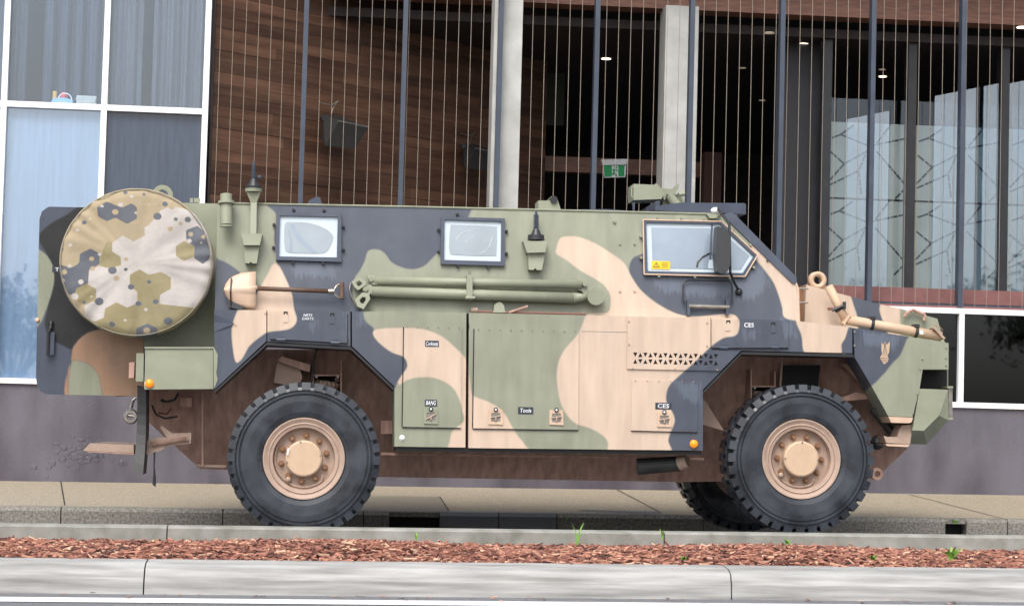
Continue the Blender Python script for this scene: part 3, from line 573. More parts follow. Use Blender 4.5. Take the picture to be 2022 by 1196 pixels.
BB = spline([(1242, 531), (1246, 515), (1258, 505), (1300, 495), (1450, 480), (1493, 514), (1514, 538), (1528, 558), (1538, 583), (1545, 607), (1550, 626), (1574, 632), (1583, 662), (1592, 692), (1592, 720), (1440, 800), (1390, 920), (1300, 920), (1300, 760), (1375, 690), (1370, 640), (1341, 626), (1310, 612), (1262, 575), (1246, 548)])
TD = spline([(1480, 498), (1500, 485), (1585, 540), (1600, 615), (1585, 632), (1550, 627), (1545, 607), (1538, 583), (1528, 558), (1514, 538), (1496, 516)])
TE = spline([(1575, 626), (1640, 630), (1674, 638), (1672, 655), (1668, 668), (1661, 680), (1656, 702), (1594, 702), (1583, 662)])
BC = spline([(1660, 640), (1673, 635), (1800, 650), (1791, 669), (1778, 700), (1763, 716), (1745, 738), (1720, 762), (1690, 775), (1655, 702), (1661, 680), (1670, 662)])
DR = [[(566, 510), (670, 512), (664, 552), (574, 548)], [(1292, 540), (1470, 540), (1500, 515), (1518, 560), (1500, 592), (1440, 590), (1310, 582), (1284, 560)], [(1468, 650), (1500, 650), (1495, 672), (1473, 672)], [(1534, 628), (1570, 630), (1578, 668), (1548, 664)], [(598, 632), (628, 632), (620, 660), (604, 658)], [(676, 615), (692, 616), (692, 670), (678, 660)], [(1694, 646), (1785, 660), (1768, 696), (1704, 684)], [(1335, 752), (1386, 754), (1385, 800), (1345, 790)], [(700, 612), (716, 614), (724, 640), (704, 650)]]
CAMO = (3, [(B_, BA), (B_, BB), (B_, BC)] + [(12, q_) for q_ in DR] + [(T_, TA), (T_, TB), (T_, TC), (T_, TD), (T_, TE)])
CG = .022
def cp(name, px, Y=0., dy=.02, parent=veh, **k): return panel(name, px, 'camo', parent, Y, dy, layers=CAMO, grid=CG, **k)
# hull shell: the near and far side lean in, closed by roof, rear and front
hull = panel('hull', [(430, 401.5), (800, 408.5), (1260, 419.5), (1432, 423.5), (1571, 556), (1577, 570), (1579, 634), (1400, 629), (1240, 626), (925, 619), (700, 615), (424, 613)], 'camo', veh, layers=CAMO, grid=CG, far=W, **HP)
panel('rear_hull', [(287, 399), (431, 402), (425, 692), (284, 690)], 'green', veh, .44, far=W)
LHZ = P(900, 690, 0).z
panel('lower_hull', [(287, 689), (1560, 693), (1690, 697), (1735, 770), (1768, 855), (1792, 885), (1727, 946), (1345, 951), (748, 941), (447, 927), (395, 925), (293, 833)], 'brown', veh, .58, b=-.36, z0=LHZ, far=W)
# roof trim: small rail on the roof edge
MB().tube([HY(432, 401, .003), HY(800, 408, .003), HY(1260, 419, .003), HY(1425, 423, .003)], .008, 6).build('roof_edge', 'green', veh)
# --- lower side
SD = .42
cp('rear_wing', [(423, 612), (526, 612), (526, 673), (424, 768)], dy=SD)
MB().add([P(423, 620, -.004), P(464, 639, -.012), P(423, 655, -.004), P(423, 636, .0)], [(0, 1, 3), (3, 1, 2)]).build('wing_crease', 'black', veh)
lk = cp('rear_locker', [(528, 612.5), (692, 614.5), (692, 683), (528, 674)], dy=SD)
cp('locker_door', [(533, 617), (686, 619), (686, 677), (533, 669)], -.014, .013)
cp('rear_skirt', [(695, 614.5), (921, 617.5), (919, 883), (779, 881), (779, 763), (695, 683)], dy=SD)
cp('front_skirt', [(926, 617.5), (1238, 624), (1403, 627), (1403, 690), (1463, 692), (1388, 769), (1388, 889), (925, 884)], dy=SD)
cp('front_wing', [(1404, 627), (1575, 633.5), (1673, 645), (1683, 647), (1683, 697), (1464, 692), (1404, 690)], dy=SD)
cp('locker_door', [(1406, 630), (1557, 633), (1557, 686), (1406, 687)], -.014, .013)
nose = cp('nose_side', [(1685, 647.5), (1873, 677), (1873, 729), (1822, 729), (1816, 766), (1802, 823), (1754, 821), (1720, 760), (1688, 706)], dy=.3)
# underside lips of the arches
def lip(name, pts, Y0=.004, d=.45, drop=9):
    q = []
    for (x, y) in pts: q.append(P(x, y, Y0))
    mb = MB(); off = Vector((0, 0, -.022))
    for a, b in zip(q[:-1], q[1:]):
        mb.prism([a, b, b + off, a + off], d)
    return mb.build(name, 'mblack', veh)
lip('arch_lip', [(424, 770), (527, 675.5), (693, 684.5), (778, 765)]); lip('arch_lip', [(1389, 771), (1464, 694), (1684, 699)])
# hatches
hc = cp('side_hatch', [(797, 645), (912, 648), (910, 844), (794, 842)], -.012, .011); ht = cp('side_hatch', [(936, 649), (1143, 654), (1142, 848), (933, 845)], -.012, .011); h3 = cp('side_hatch', [(1248, 750), (1378, 753), (1377, 853), (1246, 850)], -.012, .011)
tris = []
for r in range(2):
    for c in range(17):
        x = 1254.5 + c * 9.95; y = 700 + r * 13 + (x - 1254) * .021; up = (c + r) % 2
        tris.append([(x - 4.3, y + 4.6), (x + 4.3, y + 4.6), (x, y - 4.4)] if up else [(x - 4.3, y - 4.4), (x + 4.3, y - 4.4), (x, y + 4.6)])
cp('vent_panel', [(1239, 625), (1403, 628), (1403, 691), (1462, 693), (1423, 732), (1238, 728)], -.012, .008, holes=tris)
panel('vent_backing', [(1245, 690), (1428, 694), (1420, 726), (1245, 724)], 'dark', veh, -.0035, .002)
# seams and shadow gaps as recessed strips
def line3(name, pts, m, r=.0025, Y=-.002, parent=veh): return MB().tube([P(x, y, Y) for x, y in pts], r, 5).build(name, m, parent)
line3('seam', [(926, 648), (926, 640)], 'dark'); line3('seam', [(1147, 653), (1238, 655)], 'steel', .002); line3('seam', [(794, 842), (797, 645)], 'dark', .004, -.012); line3('seam', [(933, 845), (936, 649)], 'dark', .004, -.012); line3('seam', [(1246, 850), (1377, 853)], 'dark', .003, -.012); line3('seam', [(794, 843), (910, 845)], 'dark', .003, -.012); line3('seam', [(933, 846), (1142, 849)], 'dark', .003, -.012); line3('seam', [(533, 669), (686, 677.5)], 'dark', .004, -.014); line3('seam', [(1406, 687), (1557, 686.5)], 'dark', .004, -.014); line3('seam', [(686, 619), (686, 677)], 'dark', .0025, -.014)
def latch(px, py, key=True):
    t = panel('latch', [(px - 14, py - 15), (px + 13, py - 14.5), (px + 14, py + 15), (px - 14, py + 14)], 'green' if px < 920 else 'tan', veh, -.022, .012, holes=[[(px - 9, py - 8), (px + 9, py - 8), (px + 9, py + 9), (px - 9, py + 9)]])
    panel('latch_recess', [(px - 9, py - 8), (px + 9, py - 8), (px + 9, py + 9), (px - 9, py + 9)], M['steel'], t, -.016, .003)
    MB().tube([P(px - 10, py + 1 - 1.5 * (px < 900) * -3, -.026), P(px + 10, py - 2 + 1.5 * (px < 900) * -2, -.026)], .006, 8).build('latch_bar', M['rust'], t); MB().tube([P(px, py, -.026), P(px, py + 7, -.026)], .008, 8).build('latch_stem', 'rust', t)
    MB().cyl(P(px, py - 15, -.022), P(px, py - 15, -.034), .017).build('key_lock', 'mblack', t); MB().cyl(P(px, py - 15, -.034), P(px, py - 15, -.037), .008).build('key_barrel', 'ink', t)
latch(851, 822); latch(979, 823); latch(1099, 824); latch(1312, 828)
def flush_latch(px, py):
    t = panel('flush_latch', [(px - 5, py - 10), (px + 5, py - 10), (px + 5, py + 12), (px - 5, py + 12)], 'camo', veh, -.019, .005, layers=CAMO); panel('latch_slot', [(px - 4, py - 9), (px + 4, py - 9), (px + 4, py - 3), (px + 2, py - 3), (px + 2, py - 6), (px - 2, py - 6), (px - 2, py - 3), (px - 4, py - 3)], 'dark', t, -.0205, .0015)
flush_latch(564, 624); flush_latch(656, 627); flush_latch(1438, 641); flush_latch(1527, 645)
def hinge(px, py):
    t = MB().cyl(P(px - 9, py, -.016), P(px + 9, py + .4, -.016), .008, n=8).build('hinge', 'black', veh); MB().box((P(px, py).x - .03, -.017, P(px, py).z - .015), (P(px, py).x + .03, -.0145, P(px, py).z + .022)).build('hinge_leaf', 'black', t)
for q in ((555, 670), (662, 676), (1429, 686), (1530, 685)): hinge(*q)
bolt_me = MB().cyl((0, 0, 0), (0, -.008, 0), .009, .007, 8).add([(0, 0, 0)], []); bolt0 = None
def bolts(pts, Y=0., hullp=False, m='green', s=1.0, name='bolt', parent=veh):
    for p in pts:
        c = HY(*p, 0) if hullp else P(*p, Y); MB().cyl(c + Vector((0, .004, 0)), c + Vector((0, -.012 * s, 0)), .011 * s, .008 * s, 8).build(name, m, parent)
bolts([(1213, 438)], hullp=True, s=1.5); bolts([(1224, 482), (1253, 482)], hullp=True, s=1); bolts([(1224, 575), (1253, 575)], hullp=True, m='tan')
bolts([(1242, 634), (1242, 680), (1396, 637), (1396, 683), (1250, 727), (1333, 728), (1416, 730)], -.012, m='rust', s=.7)
bolts([(1868, 686), (1868, 706), (1868, 721), (1821, 708), (1817, 728), (1811, 777), (1803, 815), (1687, 655), (1687, 682)], 0, s=.8); bolts([(466, 641), (524, 618)], 0, m='tan', s=.7)
bolts([(x, 645 + (x - 797) * .02) for x in np.linspace(804, 906, 6)], -.012, s=.5, m='steel'); bolts([(x, 650 + (x - 936) * .022) for x in np.linspace(945, 1136, 10)], -.012, s=.5, m='steel'); bolts([(x, 751 + (x - 1248) * .02) for x in np.linspace(1255, 1370, 6)], -.012, s=.5, m='rust')
# lettered plates
def plate(s, c, w_, h_, Y, hh, wide, shear=.1):
    x, y = c; p_ = panel('label_plate', [(x - w_, y - h_), (x + w_, y - h_ + .4), (x + w_, y + h_ + .4), (x - w_, y + h_)], 'plac', veh, Y, .002); text(s, c, hh, p_, Y=Y - .002, wide=wide, shear=shear)
plate('Cookouts', (853, 678), 13.5, 6, -.0145, .033, .092, .2); plate('BANG', (851, 795), 12, 6.5, -.0145, .034, .078, .2); plate('Tools', (1038, 810), 15, 7, -.0145, .032, .088); plate('CES', (1310, 801), 16, 6.5, -.0145, .033, .09)
text('NETS\nCARTS', (608, 625.5), .046, veh, Y=-.0155, wide=.088, shear=.15); text('CES', (1479, 641.5), .034, veh, Y=-.0155, wide=.078)
# bomb emblem on the nose
em_ = mat('emblem_tan', (.5, .36, .24), .6)
eb = panel('emblem', [(1741, 675), (1744, 681), (1747.5, 674), (1750.5, 681), (1757, 674.5), (1756, 694), (1752.5, 702), (1755, 708), (1753, 714), (1746, 719), (1740, 712), (1737.5, 706), (1742, 698), (1740.5, 692)], em_, veh, -.003, .0025)
for s in (((1737.8, 706), (1754.8, 707)), ((1738.5, 709.5), (1754, 710.5)), ((1740, 713), (1752, 714)), ((1747.5, 676), (1743, 703)), ((1747.5, 676), (1752, 703)), ((1747.5, 676), (1747.5, 704))): line3('emblem_line', s, 'plac', .0018, -.0035, eb)
# amber lamps
def lamp(px, py, Y): MB().lathe(P(px, py, Y), [(.0, -.03), (.018, -.028), (.03, -.018), (.033, 0)], 20).build('side_marker_lamp', 'amber', veh, True)
lamp(1370, 876, 0); lamp(295, 757, .03)
MB().lathe(P(794, 864, 0), [(0, -.012), (.012, -.012), (.014, -.004), (.022, 0)], 12).build('drain_plug', 'ink', veh)
# rear box, tail lamp bracket, flap, step
bx = panel('storage_box', [(287, 687), (421, 687), (421, 767.5), (285, 768.5)], 'green', veh, .03, .5); panel('box_edge', [(285, 684.5), (422, 684.5), (422, 688), (286, 688)], 'green', bx, .02, .5)
panel('box_flange', [(421.5, 684), (430, 700), (429, 725), (427, 735), (430, 750), (422, 768)], 'green', bx, -.006, .03)
panel('tail_lamp_bracket', [(269, 697), (284, 697), (283, 753), (268, 753)], 'green', veh, .06, .12); panel('tail_lamp', [(255, 715), (266, 715), (264, 746), (254, 746)], 'brown', veh, .1, .1)
V = []; n = 10
for i in range(n):
    t_ = i / (n - 1); x = 271 - 8 * t_ + 3 * math.sin(t_ * 3); y = 760 + 172 * t_
    a, b = P(x, y, .12 + .05 * math.sin(t_ * 4)), P(x + 17 + 2 * t_, y + 4, .10 + .05 * math.sin(t_ * 4)); V += [a, b, b + Vector((0, .35, 0)), a + Vector((0, .35, 0))]
Fc = []
for i in range(n - 1):
    for j in range(4): Fc.append((4 * i + j, 4 * i + (j + 1) % 4, 4 * i + 4 + (j + 1) % 4, 4 * i + 4 + j))
o = mesh('mud_flap', V, Fc + [(0, 1, 2, 3), (4 * n - 4, 4 * n - 3, 4 * n - 2, 4 * n - 1)], 'flap', veh); bm_fix(o)
panel('hanging_strap', [(303, 888), (307, 888), (305, 920), (308, 945), (307, 961), (301, 956), (303, 930)], 'flap', veh, .35, .03)
panel('step_tread', [(177, 875), (264, 878), (264, 894), (164, 889)], 'rust', veh, .5, 1.3)
panel('step_edge', [(166, 889.5), (264, 894.5), (264, 897), (175, 892)], 'brown', veh, .502, 1.28)
panel('step_arm', [(284, 872), (312, 862), (330, 864), (316, 843), (320, 840), (340, 855), (378, 854), (377, 875), (330, 880), (318, 889), (286, 898)], 'rust', veh, .34, .08)
mb = MB()
for i in range(26): x = 300 + i * 2.7; mb.lathe(Vector((0, 0, 0)), [], 3) if False else mb.cyl(P(x, 877 - (i * .42), .33), P(x + 1.4, 877 - (i * .42) - .3, .33), .022, .022, 10)
mb.build('step_spring', 'brown', veh); bolts([(371, 868), (291, 879)], .33, m='steel')
panel('hull_bracket', [(356, 785), (379, 785), (379, 803), (356, 802)], 'brown', veh, .5, .15); panel('tow_eye', [(229, 772), (268, 770), (268, 781), (229, 783)], 'rust', veh, .5, .06)
k = MB(); c = P(258, 822, .45); k.lathe(c, [(.03, -.03), (.05, -.03), (.06, .02), (.03, .03)], 14, True); k.tube([P(246, 818, .44), P(266, 822, .44)], .012); k.tube([P(258, 806, .44), P(262, 790, .44), P(268, 785, .44)], .014); k.build('tow_coupling', M['steel'], veh)
k = MB(); k.tube([P(312, 815, .5), P(330, 817, .49), P(338, 806, .5)], .008, 6); k.build('red_hose', 'red', veh); panel('junction_box', [(303, 784), (321, 785), (321, 806), (303, 804)], 'brown', veh, .5, .12); panel('hull_rib', [(398, 775), (402, 775), (402, 920), (398, 920)], 'brown', veh, .55, .1)
MB().tube([P(318, 790, .5), P(330, 793, .48), P(345, 789, .5), P(352, 776, .52)], .01, 6).build('hose', 'flap', veh); MB().tube([P(300, 800, .5), P(308, 818, .48), P(326, 826, .5), P(350, 822, .55)], .008, 6).build('hose', 'flap', veh)
panel('hull_flange', [(388, 916), (447, 918), (447, 923), (392, 921)], 'rust', veh, .6, .1)
# rear door, swung open
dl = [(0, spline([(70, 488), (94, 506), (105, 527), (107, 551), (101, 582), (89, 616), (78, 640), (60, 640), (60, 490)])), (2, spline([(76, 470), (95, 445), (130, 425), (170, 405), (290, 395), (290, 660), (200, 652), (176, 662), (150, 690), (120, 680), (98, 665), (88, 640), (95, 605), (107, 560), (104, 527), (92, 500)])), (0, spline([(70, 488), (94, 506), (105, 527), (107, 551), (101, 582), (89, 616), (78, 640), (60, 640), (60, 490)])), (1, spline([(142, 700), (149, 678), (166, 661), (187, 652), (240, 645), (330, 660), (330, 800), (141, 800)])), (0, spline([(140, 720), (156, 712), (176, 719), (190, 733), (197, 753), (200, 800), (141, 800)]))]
od = [(96, 408), (285, 412), (283, 782), (92, 778), (80, 772), (73, 760), (71, 745), (76, 505), (78, 432), (83, 417)]
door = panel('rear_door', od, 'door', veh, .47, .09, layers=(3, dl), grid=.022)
k = MB(); k.tube([P(101, 638, .455), P(100, 650, .42), P(96, 655, .42), P(94, 702, .42)], .013, 8); k.ball(P(101, 638, .46), .022, 10, 6); k.build('door_handle', 'mblack', door); panel('grip', [(99, 655), (108, 655), (106, 700), (90, 702), (91, 697), (98, 696)], 'black', door, .425, .015)
p_ = panel('label_plate', [(103, 526), (140, 527), (140, 538), (103, 537)], 'plac', door, .466, .003); text('TEST', (123, 532), .028, p_, Y=.464, wide=.11)
k = MB(); k.ball(P(74, 632, .47), .02, 8, 6); k.build('door_stop', 'tan', door)
# spare wheel in its canvas cover
SC = P(268.5, 517.5, -.02); SR = 149.5 * PXM; kx, ky = 1 / 2.847, 1 / 2.847
cc = lambda pts: np.array([(x * kx, 300 + y * ky) for x, y in pts])
def circ(x, y, r, e=.85): return cc([(x + r * math.cos(a), y + r * e * math.sin(a)) for a in np.linspace(0, 6.283, 13)[:-1]])
L1 = cc([(840, 410), (900, 330), (960, 305), (1040, 320), (1120, 360), (1180, 470), (1200, 640), (1165, 800), (1100, 870), (1040, 890), (960, 870), (900, 850), (895, 805), (960, 770), (960, 710), (905, 680), (830, 690), (785, 660), (730, 690), (730, 750), (770, 790), (770, 850), (715, 875), (655, 845), (590, 880), (585, 930), (530, 955), (475, 920), (475, 862), (540, 830), (540, 770), (490, 740), (500, 665), (560, 640), (620, 655), (680, 635), (678, 590), (630, 558), (632, 510), (690, 470), (750, 503), (815, 470), (812, 425)])
D = [[(545, 310), (600, 278), (650, 300), (690, 312), (740, 288), (770, 312), (770, 375), (715, 405), (650, 370), (600, 390), (550, 360)], [(450, 570), (510, 543), (560, 570), (560, 630), (500, 665), (495, 740), (430, 765), (420, 800), (375, 800), (335, 700), (330, 630), (400, 652), (445, 625)], [(1045, 440), (1110, 415), (1150, 450), (1180, 530), (1180, 600), (1140, 630), (1090, 595), (1093, 530), (1048, 505)], [(765, 990), (830, 962), (885, 990), (890, 1040), (765, 1045)]]
O = [[(560, 640), (565, 590), (600, 500), (632, 510), (630, 558), (678, 590), (680, 635), (620, 655)], [(730, 690), (785, 660), (835, 690), (905, 675), (960, 705), (960, 768), (900, 800), (895, 850), (775, 850), (775, 785), (730, 750)], [(425, 765), (480, 740), (540, 770), (540, 828), (475, 862), (428, 832)], [(475, 920), (530, 955), (585, 930), (590, 880), (655, 845), (715, 875), (770, 850), (900, 855), (1040, 870), (1110, 880), (1000, 990), (900, 1050), (700, 1050), (500, 1000)], [(988, 530), (1035, 500), (1090, 530), (1090, 590), (1035, 612), (990, 585)]]
CL = [(0, L1)] + [(2, cc(q)) for q in O] + [(1, cc(q)) for q in D]
CL += [(1, circ(*q)) for q in ((885, 362, 24), (928, 293, 17), (473, 397, 15), (988, 378, 13), (1056, 380, 19), (632, 665, 25), (707, 660, 11), (838, 730, 14), (737, 758, 19), (557, 840, 26), (779, 852, 18), (875, 842, 18), (630, 968, 19), (945, 950, 27), (350, 550, 11), (810, 238, 11), (473, 845, 12), (705, 228, 14))]
CL += [(0, circ(*q)) for q in ((573, 305, 11), (677, 297, 15), (762, 342, 9), (435, 440, 12), (395, 523, 13), (455, 730, 17), (420, 812, 22), (390, 640, 13), (560, 575, 11), (1065, 500, 14), (1132, 513, 9), (740, 250, 11), (835, 295, 8), (513, 812, 9), (820, 885, 12), (705, 945, 10), (355, 720, 12), (505, 377, 9))]
CL += [(-1, circ(*q)) for q in ((648, 337, 19), (515, 600, 15), (362, 675, 17), (957, 432, 17), (1015, 403, 13), (1072, 462, 15), (965, 310, 17), (520, 655, 15), (710, 603, 13), (655, 710, 18), (825, 1003, 20), (1143, 478, 14))]
N, K = 168, 60; V = []; Fc = []
for j in range(K + 1):
    for i in range(N):
        a = 2 * math.pi * i / N
        if j <= 50: r = SR * .985 * j / 50; y = -.015 * (1 - (j / 50) ** 2) - .012 * math.sin(j / 50 * 3.1) * math.sin(a * 7 + 1.3) * (j / 50) + .011 * math.sin(23 * a + math.sin(a * 5) * 2) * (.6 + .4 * math.sin(3 * a + 1)) * (j / 50) ** 3 + .022 * max(0, (j / 50 - .88) / .12) ** 2 + .008 * math.sin(9 * math.cos(a) * j / 50 + 5 * math.sin(a)) * .6 * j / 50
        else: t_ = (j - 50) / 10;  r = SR * (.985 + .015 * math.sin(min(1, t_ * 4) * 1.57) - .06 * max(0, t_ - .5)) + .006 * math.sin(19 * a + t_ * 5) * t_; y = .022 + .33 * t_ ** 1.3 + .006 * math.sin(23 * a + math.sin(a * 5) * 2) * (1 - t_)
        V.append(SC + Vector((r * math.cos(a), y, r * .98 * math.sin(a))))
for j in range(K):
    for i in range(N): Fc.append((j * N + i, j * N + (i + 1) % N, (j + 1) * N + (i + 1) % N, (j + 1) * N + i))
sw = MB().lathe(SC + Vector((0, .03, 0)), [(.2, .0), (SR - .04, .0), (SR - .03, .3), (.2, .3)], 40, True).build('spare_wheel', 'rubber', veh)
sc = mesh('canvas_cover', V, Fc, 'cover', sw, True); bm_fix(sc, True); paint(sc, 3, CL)
MB().tube([SC + Vector((SR * .972 * math.cos(a), .008, SR * .955 * math.sin(a))) for a in np.linspace(0, 6.2832, 90)], .0045, 5).build('cover_seam', M['cover'], sw)
MB().cyl(SC + Vector((0, .3, 0)), SC + Vector((.0, .5, 0)), .16).build('wheel_carrier', 'green', sw)
c = P(321, 386, .5); MB().lathe(c, [(.045, -.02), (.082, -.02), (.082, .02), (.045, .02)], 28, True).build('lifting_ring', 'green', veh)
k = MB()
for x in (378, 386, 392): k.box(P(x, 400, .6) - Vector((.012, .01, .0)), P(x, 400, .6) + Vector((.012, .01, .035)))
k.build('roof_hinge', 'green', veh)
# side windows
def window_v(px, inner, film, bl, cab=False):
    fr = panel('window_frame', px, 'tan' if False else ('black' if not cab else M['camo']), veh, holes=[inner], dy=.03, **{**HP, 'Y': .055}) if not cab else panel('window_frame', px, 'black', veh, holes=[inner], dy=.03, **{**HP, 'Y': .055})
    gl = panel('window_glass', inner, 'paleglass', fr, dy=.004, **{**HP, 'Y': .078}); panel('glass_film', film, 'cabglass' if cab else 'film', fr, dy=.002, **{**HP, 'Y': .0745})
    for p in bl: c = HY(*p); MB().cyl(c + Vector((0, .005, 0)), c + Vector((0, -.035, 0)), .013, .011, 10).build('clamp_bolt', 'mblack' if not cab else 'green', fr)
    return fr
window_v([(546, 419), (674, 421), (674, 517), (545, 513)], [(553, 425.5), (667, 428), (665, 508), (551, 506)], spline([(564, 440), (580, 438.5), (610, 440), (640, 450), (656, 463), (657, 474), (648, 493), (635, 500), (600, 500), (568, 498), (562, 485), (561, 460)], 4), [(541, 444), (540, 489), (678, 448), (678, 493), (578, 519), (638, 520), (580, 415), (640, 416)])
window_v([(871.5, 428), (997, 431), (997, 525), (870, 521)], [(878, 433.5), (990, 437), (989, 516), (877, 513)], spline([(890, 446), (900, 444), (975, 447), (981, 452), (980, 500), (972, 505), (900, 503), (888, 497), (887, 475)], 4), [(866, 454), (866, 497), (1000, 457), (1000, 501), (904, 526), (963, 528), (903, 424)])
cw = window_v([(1270, 434), (1425, 437.5), (1496, 504), (1471, 546), (1272, 541.5)], [(1276, 439), (1422, 442), (1489, 505), (1467, 539), (1279, 535)], [(1286, 449), (1418, 451), (1480, 505), (1463, 532), (1289, 529)], [(1265, 467), (1265, 509), (1300, 431), (1346, 432), (1392, 434), (1300, 545), (1371, 547), (1440, 549), (1487, 528), (1445, 453), (1480, 484)], True)
k = MB().tube([HY(x, y, .036) for x, y in ((1270, 434), (1425, 437.5), (1496, 504), (1471, 546), (1272, 541.5), (1270, 434))], .006, 6); k.build('frame_edging', 'tan', cw)
st_ = panel('warning_sticker', [(1286, 515), (1323, 516), (1323, 532), (1286, 531)], 'yellow', cw, dy=.001, **{**HP, 'Y': .0725}); k = MB()
k.tube([HY(x, y, .0195) for x, y in ((1290, 527), (1296, 517.5), (1302, 527), (1290, 527))], .0022, 4); k.tube([HY(1296, 520, .0195), HY(1296, 524.5, .0195)], .0022, 4)
for yy in (519, 522.5, 526): k.tube([HY(1307, yy, .0195), HY(1319, yy + .2, .0195)], .0014, 4)
k.build('sticker_print', 'plac', st_)
for cv in (((900, 474), (905, 466), (915, 459), (942, 452)), ((914, 481), (925, 474), (937, 465)), ((945, 501), (958, 496), (966, 487), (972, 468))):
    MB().tube([P(x, y, .0735, HB, HZ) for x, y in cv], .0016, 4).build('film_crease', 'ink', veh)
panel('film_fold', [(572, 443), (580, 443), (590, 462), (606, 480), (626, 498), (616, 499), (596, 484), (580, 464)], 'cabglass', veh, dy=.001, **{**HP, 'Y': .0732}); panel('film_fold', [(568, 450), (573, 455), (578, 475), (577, 497), (571, 497), (572, 475)], 'cabglass', veh, dy=.001, **{**HP, 'Y': .0732})
# what shows through the cab glass: pale seat edge and wheel
panel('seat_trim', [(1400, 513), (1413, 512), (1414, 531), (1398, 530)], 'paleglass', cw, dy=.001, **{**HP, 'Y': .0727}); MB().tube([HY(x, y, .0185) for x, y in ((1376, 527), (1378, 517), (1386, 508), (1398, 501), (1405, 500))], .007, 6).build('steering_wheel', 'mblack', cw)
MB().tube([HY(1406, 441, .0185), HY(1402, 512, .0185)], .007, 6).build('pillar', 'black', cw)
# windscreen, reaching across the cab
ws = panel('windscreen_frame', [(1426, 424), (1443, 419), (1452, 424), (1573, 547), (1573, 558), (1566, 560)], 'black', veh, dy=1.0, **{**HP, 'Y': .075}); ws2 = panel('windscreen_frame', [(1428, 424), (1443, 420), (1573, 549), (1566, 558)], 'black', veh, .45, far=W - .1)
bolts([(1445, 453), (1480, 484), (1515, 515)], hullp=True, m='black')
# mirror
k = MB().tube([HY(1417, 412, .03), HY(1421, 417, .16), HY(1440, 443, .2), HY(1442, 538, .2), HY(1450, 558, .1), HY(1459, 574, .02)], .011, 8); ma = k.build('mirror_arm', 'mblack', veh)
k = MB(); k.prism([HY(x, y, .27) for x, y in ((1416, 447), (1430, 449), (1440, 462), (1443, 480), (1442, 522), (1436, 537), (1424, 540), (1416, 536), (1413, 500))], .13); k.build('mirror_housing', 'mblack', ma); k = MB().ball(HY(1459, 576, .015), .03, 10, 8); k.build('mirror_mount', 'mblack', ma, True)
MB().ball(HY(1413, 416, .02), .04, 10, 8, 1, .7).build('mirror_cap', 'white', ma, True); panel('cap_bracket', [(1395, 422), (1423, 422), (1415, 431), (1402, 431)], 'green', ma, dy=.05, **{**HP, 'Y': .05})
# fold-down step on the cab door
k = MB().tube([HY(x, y, .03) for x, y in ((1352, 600), (1349, 590), (1349, 562), (1352, 556), (1358, 553), (1437, 554), (1443, 558), (1446, 565), (1446, 598))], .007, 6); fs = k.build('folding_step', 'mblack', veh)
MB().cyl(HY(1360, 604, .04), HY(1440, 606, .04), .016, n=10).build('step_rung', 'steel', fs)
k = MB()
for x in (1360, 1437): MB().prism([HY(x - 3, 592, .05), HY(x + 3, 592, .05), HY(x + 3, 622, .05), HY(x - 3, 622, .05)], .06).build('step_bracket', 'black', fs)
# aerials
def aerial(base, px, tall):
    pass
k = MB(); c0 = HY(500, 452, .05); top = HY(500.5, 383, .10)
a1 = panel('aerial_bracket', [(476, 461), (518, 461), (513, 484), (481, 484)], 'green', veh, dy=.19, **{**HP, 'Y': -.04}); panel('bracket_foot', [(481, 484.5), (512.5, 484.5), (507, 520), (499, 520), (495, 517), (491, 520), (484, 519)], 'green', a1, dy=.12, **{**HP, 'Y': .0})
MB().add([P(494, 461, .06), P(506, 461, .06), P(507, 400, .12), P(495, 400, .12), P(514, 380, .11), P(487, 379, .11)] + [v + Vector((0, .05, 0)) for v in (P(494, 461, .06), P(506, 461, .06), P(507, 400, .12), P(495, 400, .12), P(514, 380, .11), P(487, 379, .11))], [(0, 1, 2, 3), (3, 2, 4, 5), (9, 8, 7, 6), (11, 10, 8, 9), (0, 3, 9, 6), (1, 7, 8, 2), (3, 5, 11, 9), (2, 8, 10, 4), (5, 4, 10, 11)]).build('aerial_stem', 'green', a1)
c = P(500.5, 379, .14); up = Vector((-.02, 0, 1)).normalized()
MB().cyl(c, c + up * .025, .064, .067, 20).build('aerial_base', 'green', a1); k = MB(); k.cyl(c + up * .025, c + up * .045, .062, .062, 20); k.cyl(c + up * .045, c + up * .10, .05, .022, 20); k.build('aerial_cone', 'mblack', a1, False)
k = MB(); k.cyl(c + up * .1, c + up * .235, .014, .012, 10)
for i in range(11): k.cyl(c + up * (.1 + i * .0105), c + up * (.106 + i * .0105), .022 - .0006 * i, .022 - .0006 * i, 12)
k.ball(c + up * .115 + Vector((.045, -.01, 0)), .018, 8, 6); k.build('aerial_spring', M['frame'], a1)
a2 = panel('aerial_bracket', [(1033, 476), (1081, 476), (1077, 498), (1041, 499)], 'green', veh, dy=.19, **{**HP, 'Y': -.04}); panel('bracket_foot', [(1043, 499), (1077, 498.5), (1070, 533), (1060, 533), (1057, 529), (1053, 533), (1044, 532)], 'green', a2, dy=.12, **{**HP, 'Y': .0})
c = HY(1058.5, 474, .06); k = MB(); k.cyl(c, c + up * .04, .067, .064, 20); k.cyl(c + up * .04, c + up * .09, .045, .02, 16); k.build('aerial_cone', 'mblack', a2); k = MB(); k.cyl(c + up * .09, c + up * .225, .012, .01, 10)
for i in range(10): k.cyl(c + up * (.095 + i * .011), c + up * (.101 + i * .011), .022, .022, 12)
k.build('aerial_spring', M['frame'], a2)
c = P(447, 444, .06); t_ = MB().cyl(c, P(446.5, 384, .1), .046, .046, 20).build('vent_tube', 'green', veh); MB().cyl(P(447, 403, .085), P(447, 398, .088), .066, .066, 20).build('vent_collar', 'green', t_); MB().cyl(P(447, 444, .06), P(447, 448, .06), .05, .05, 20).build('vent_foot', 'green', t_)
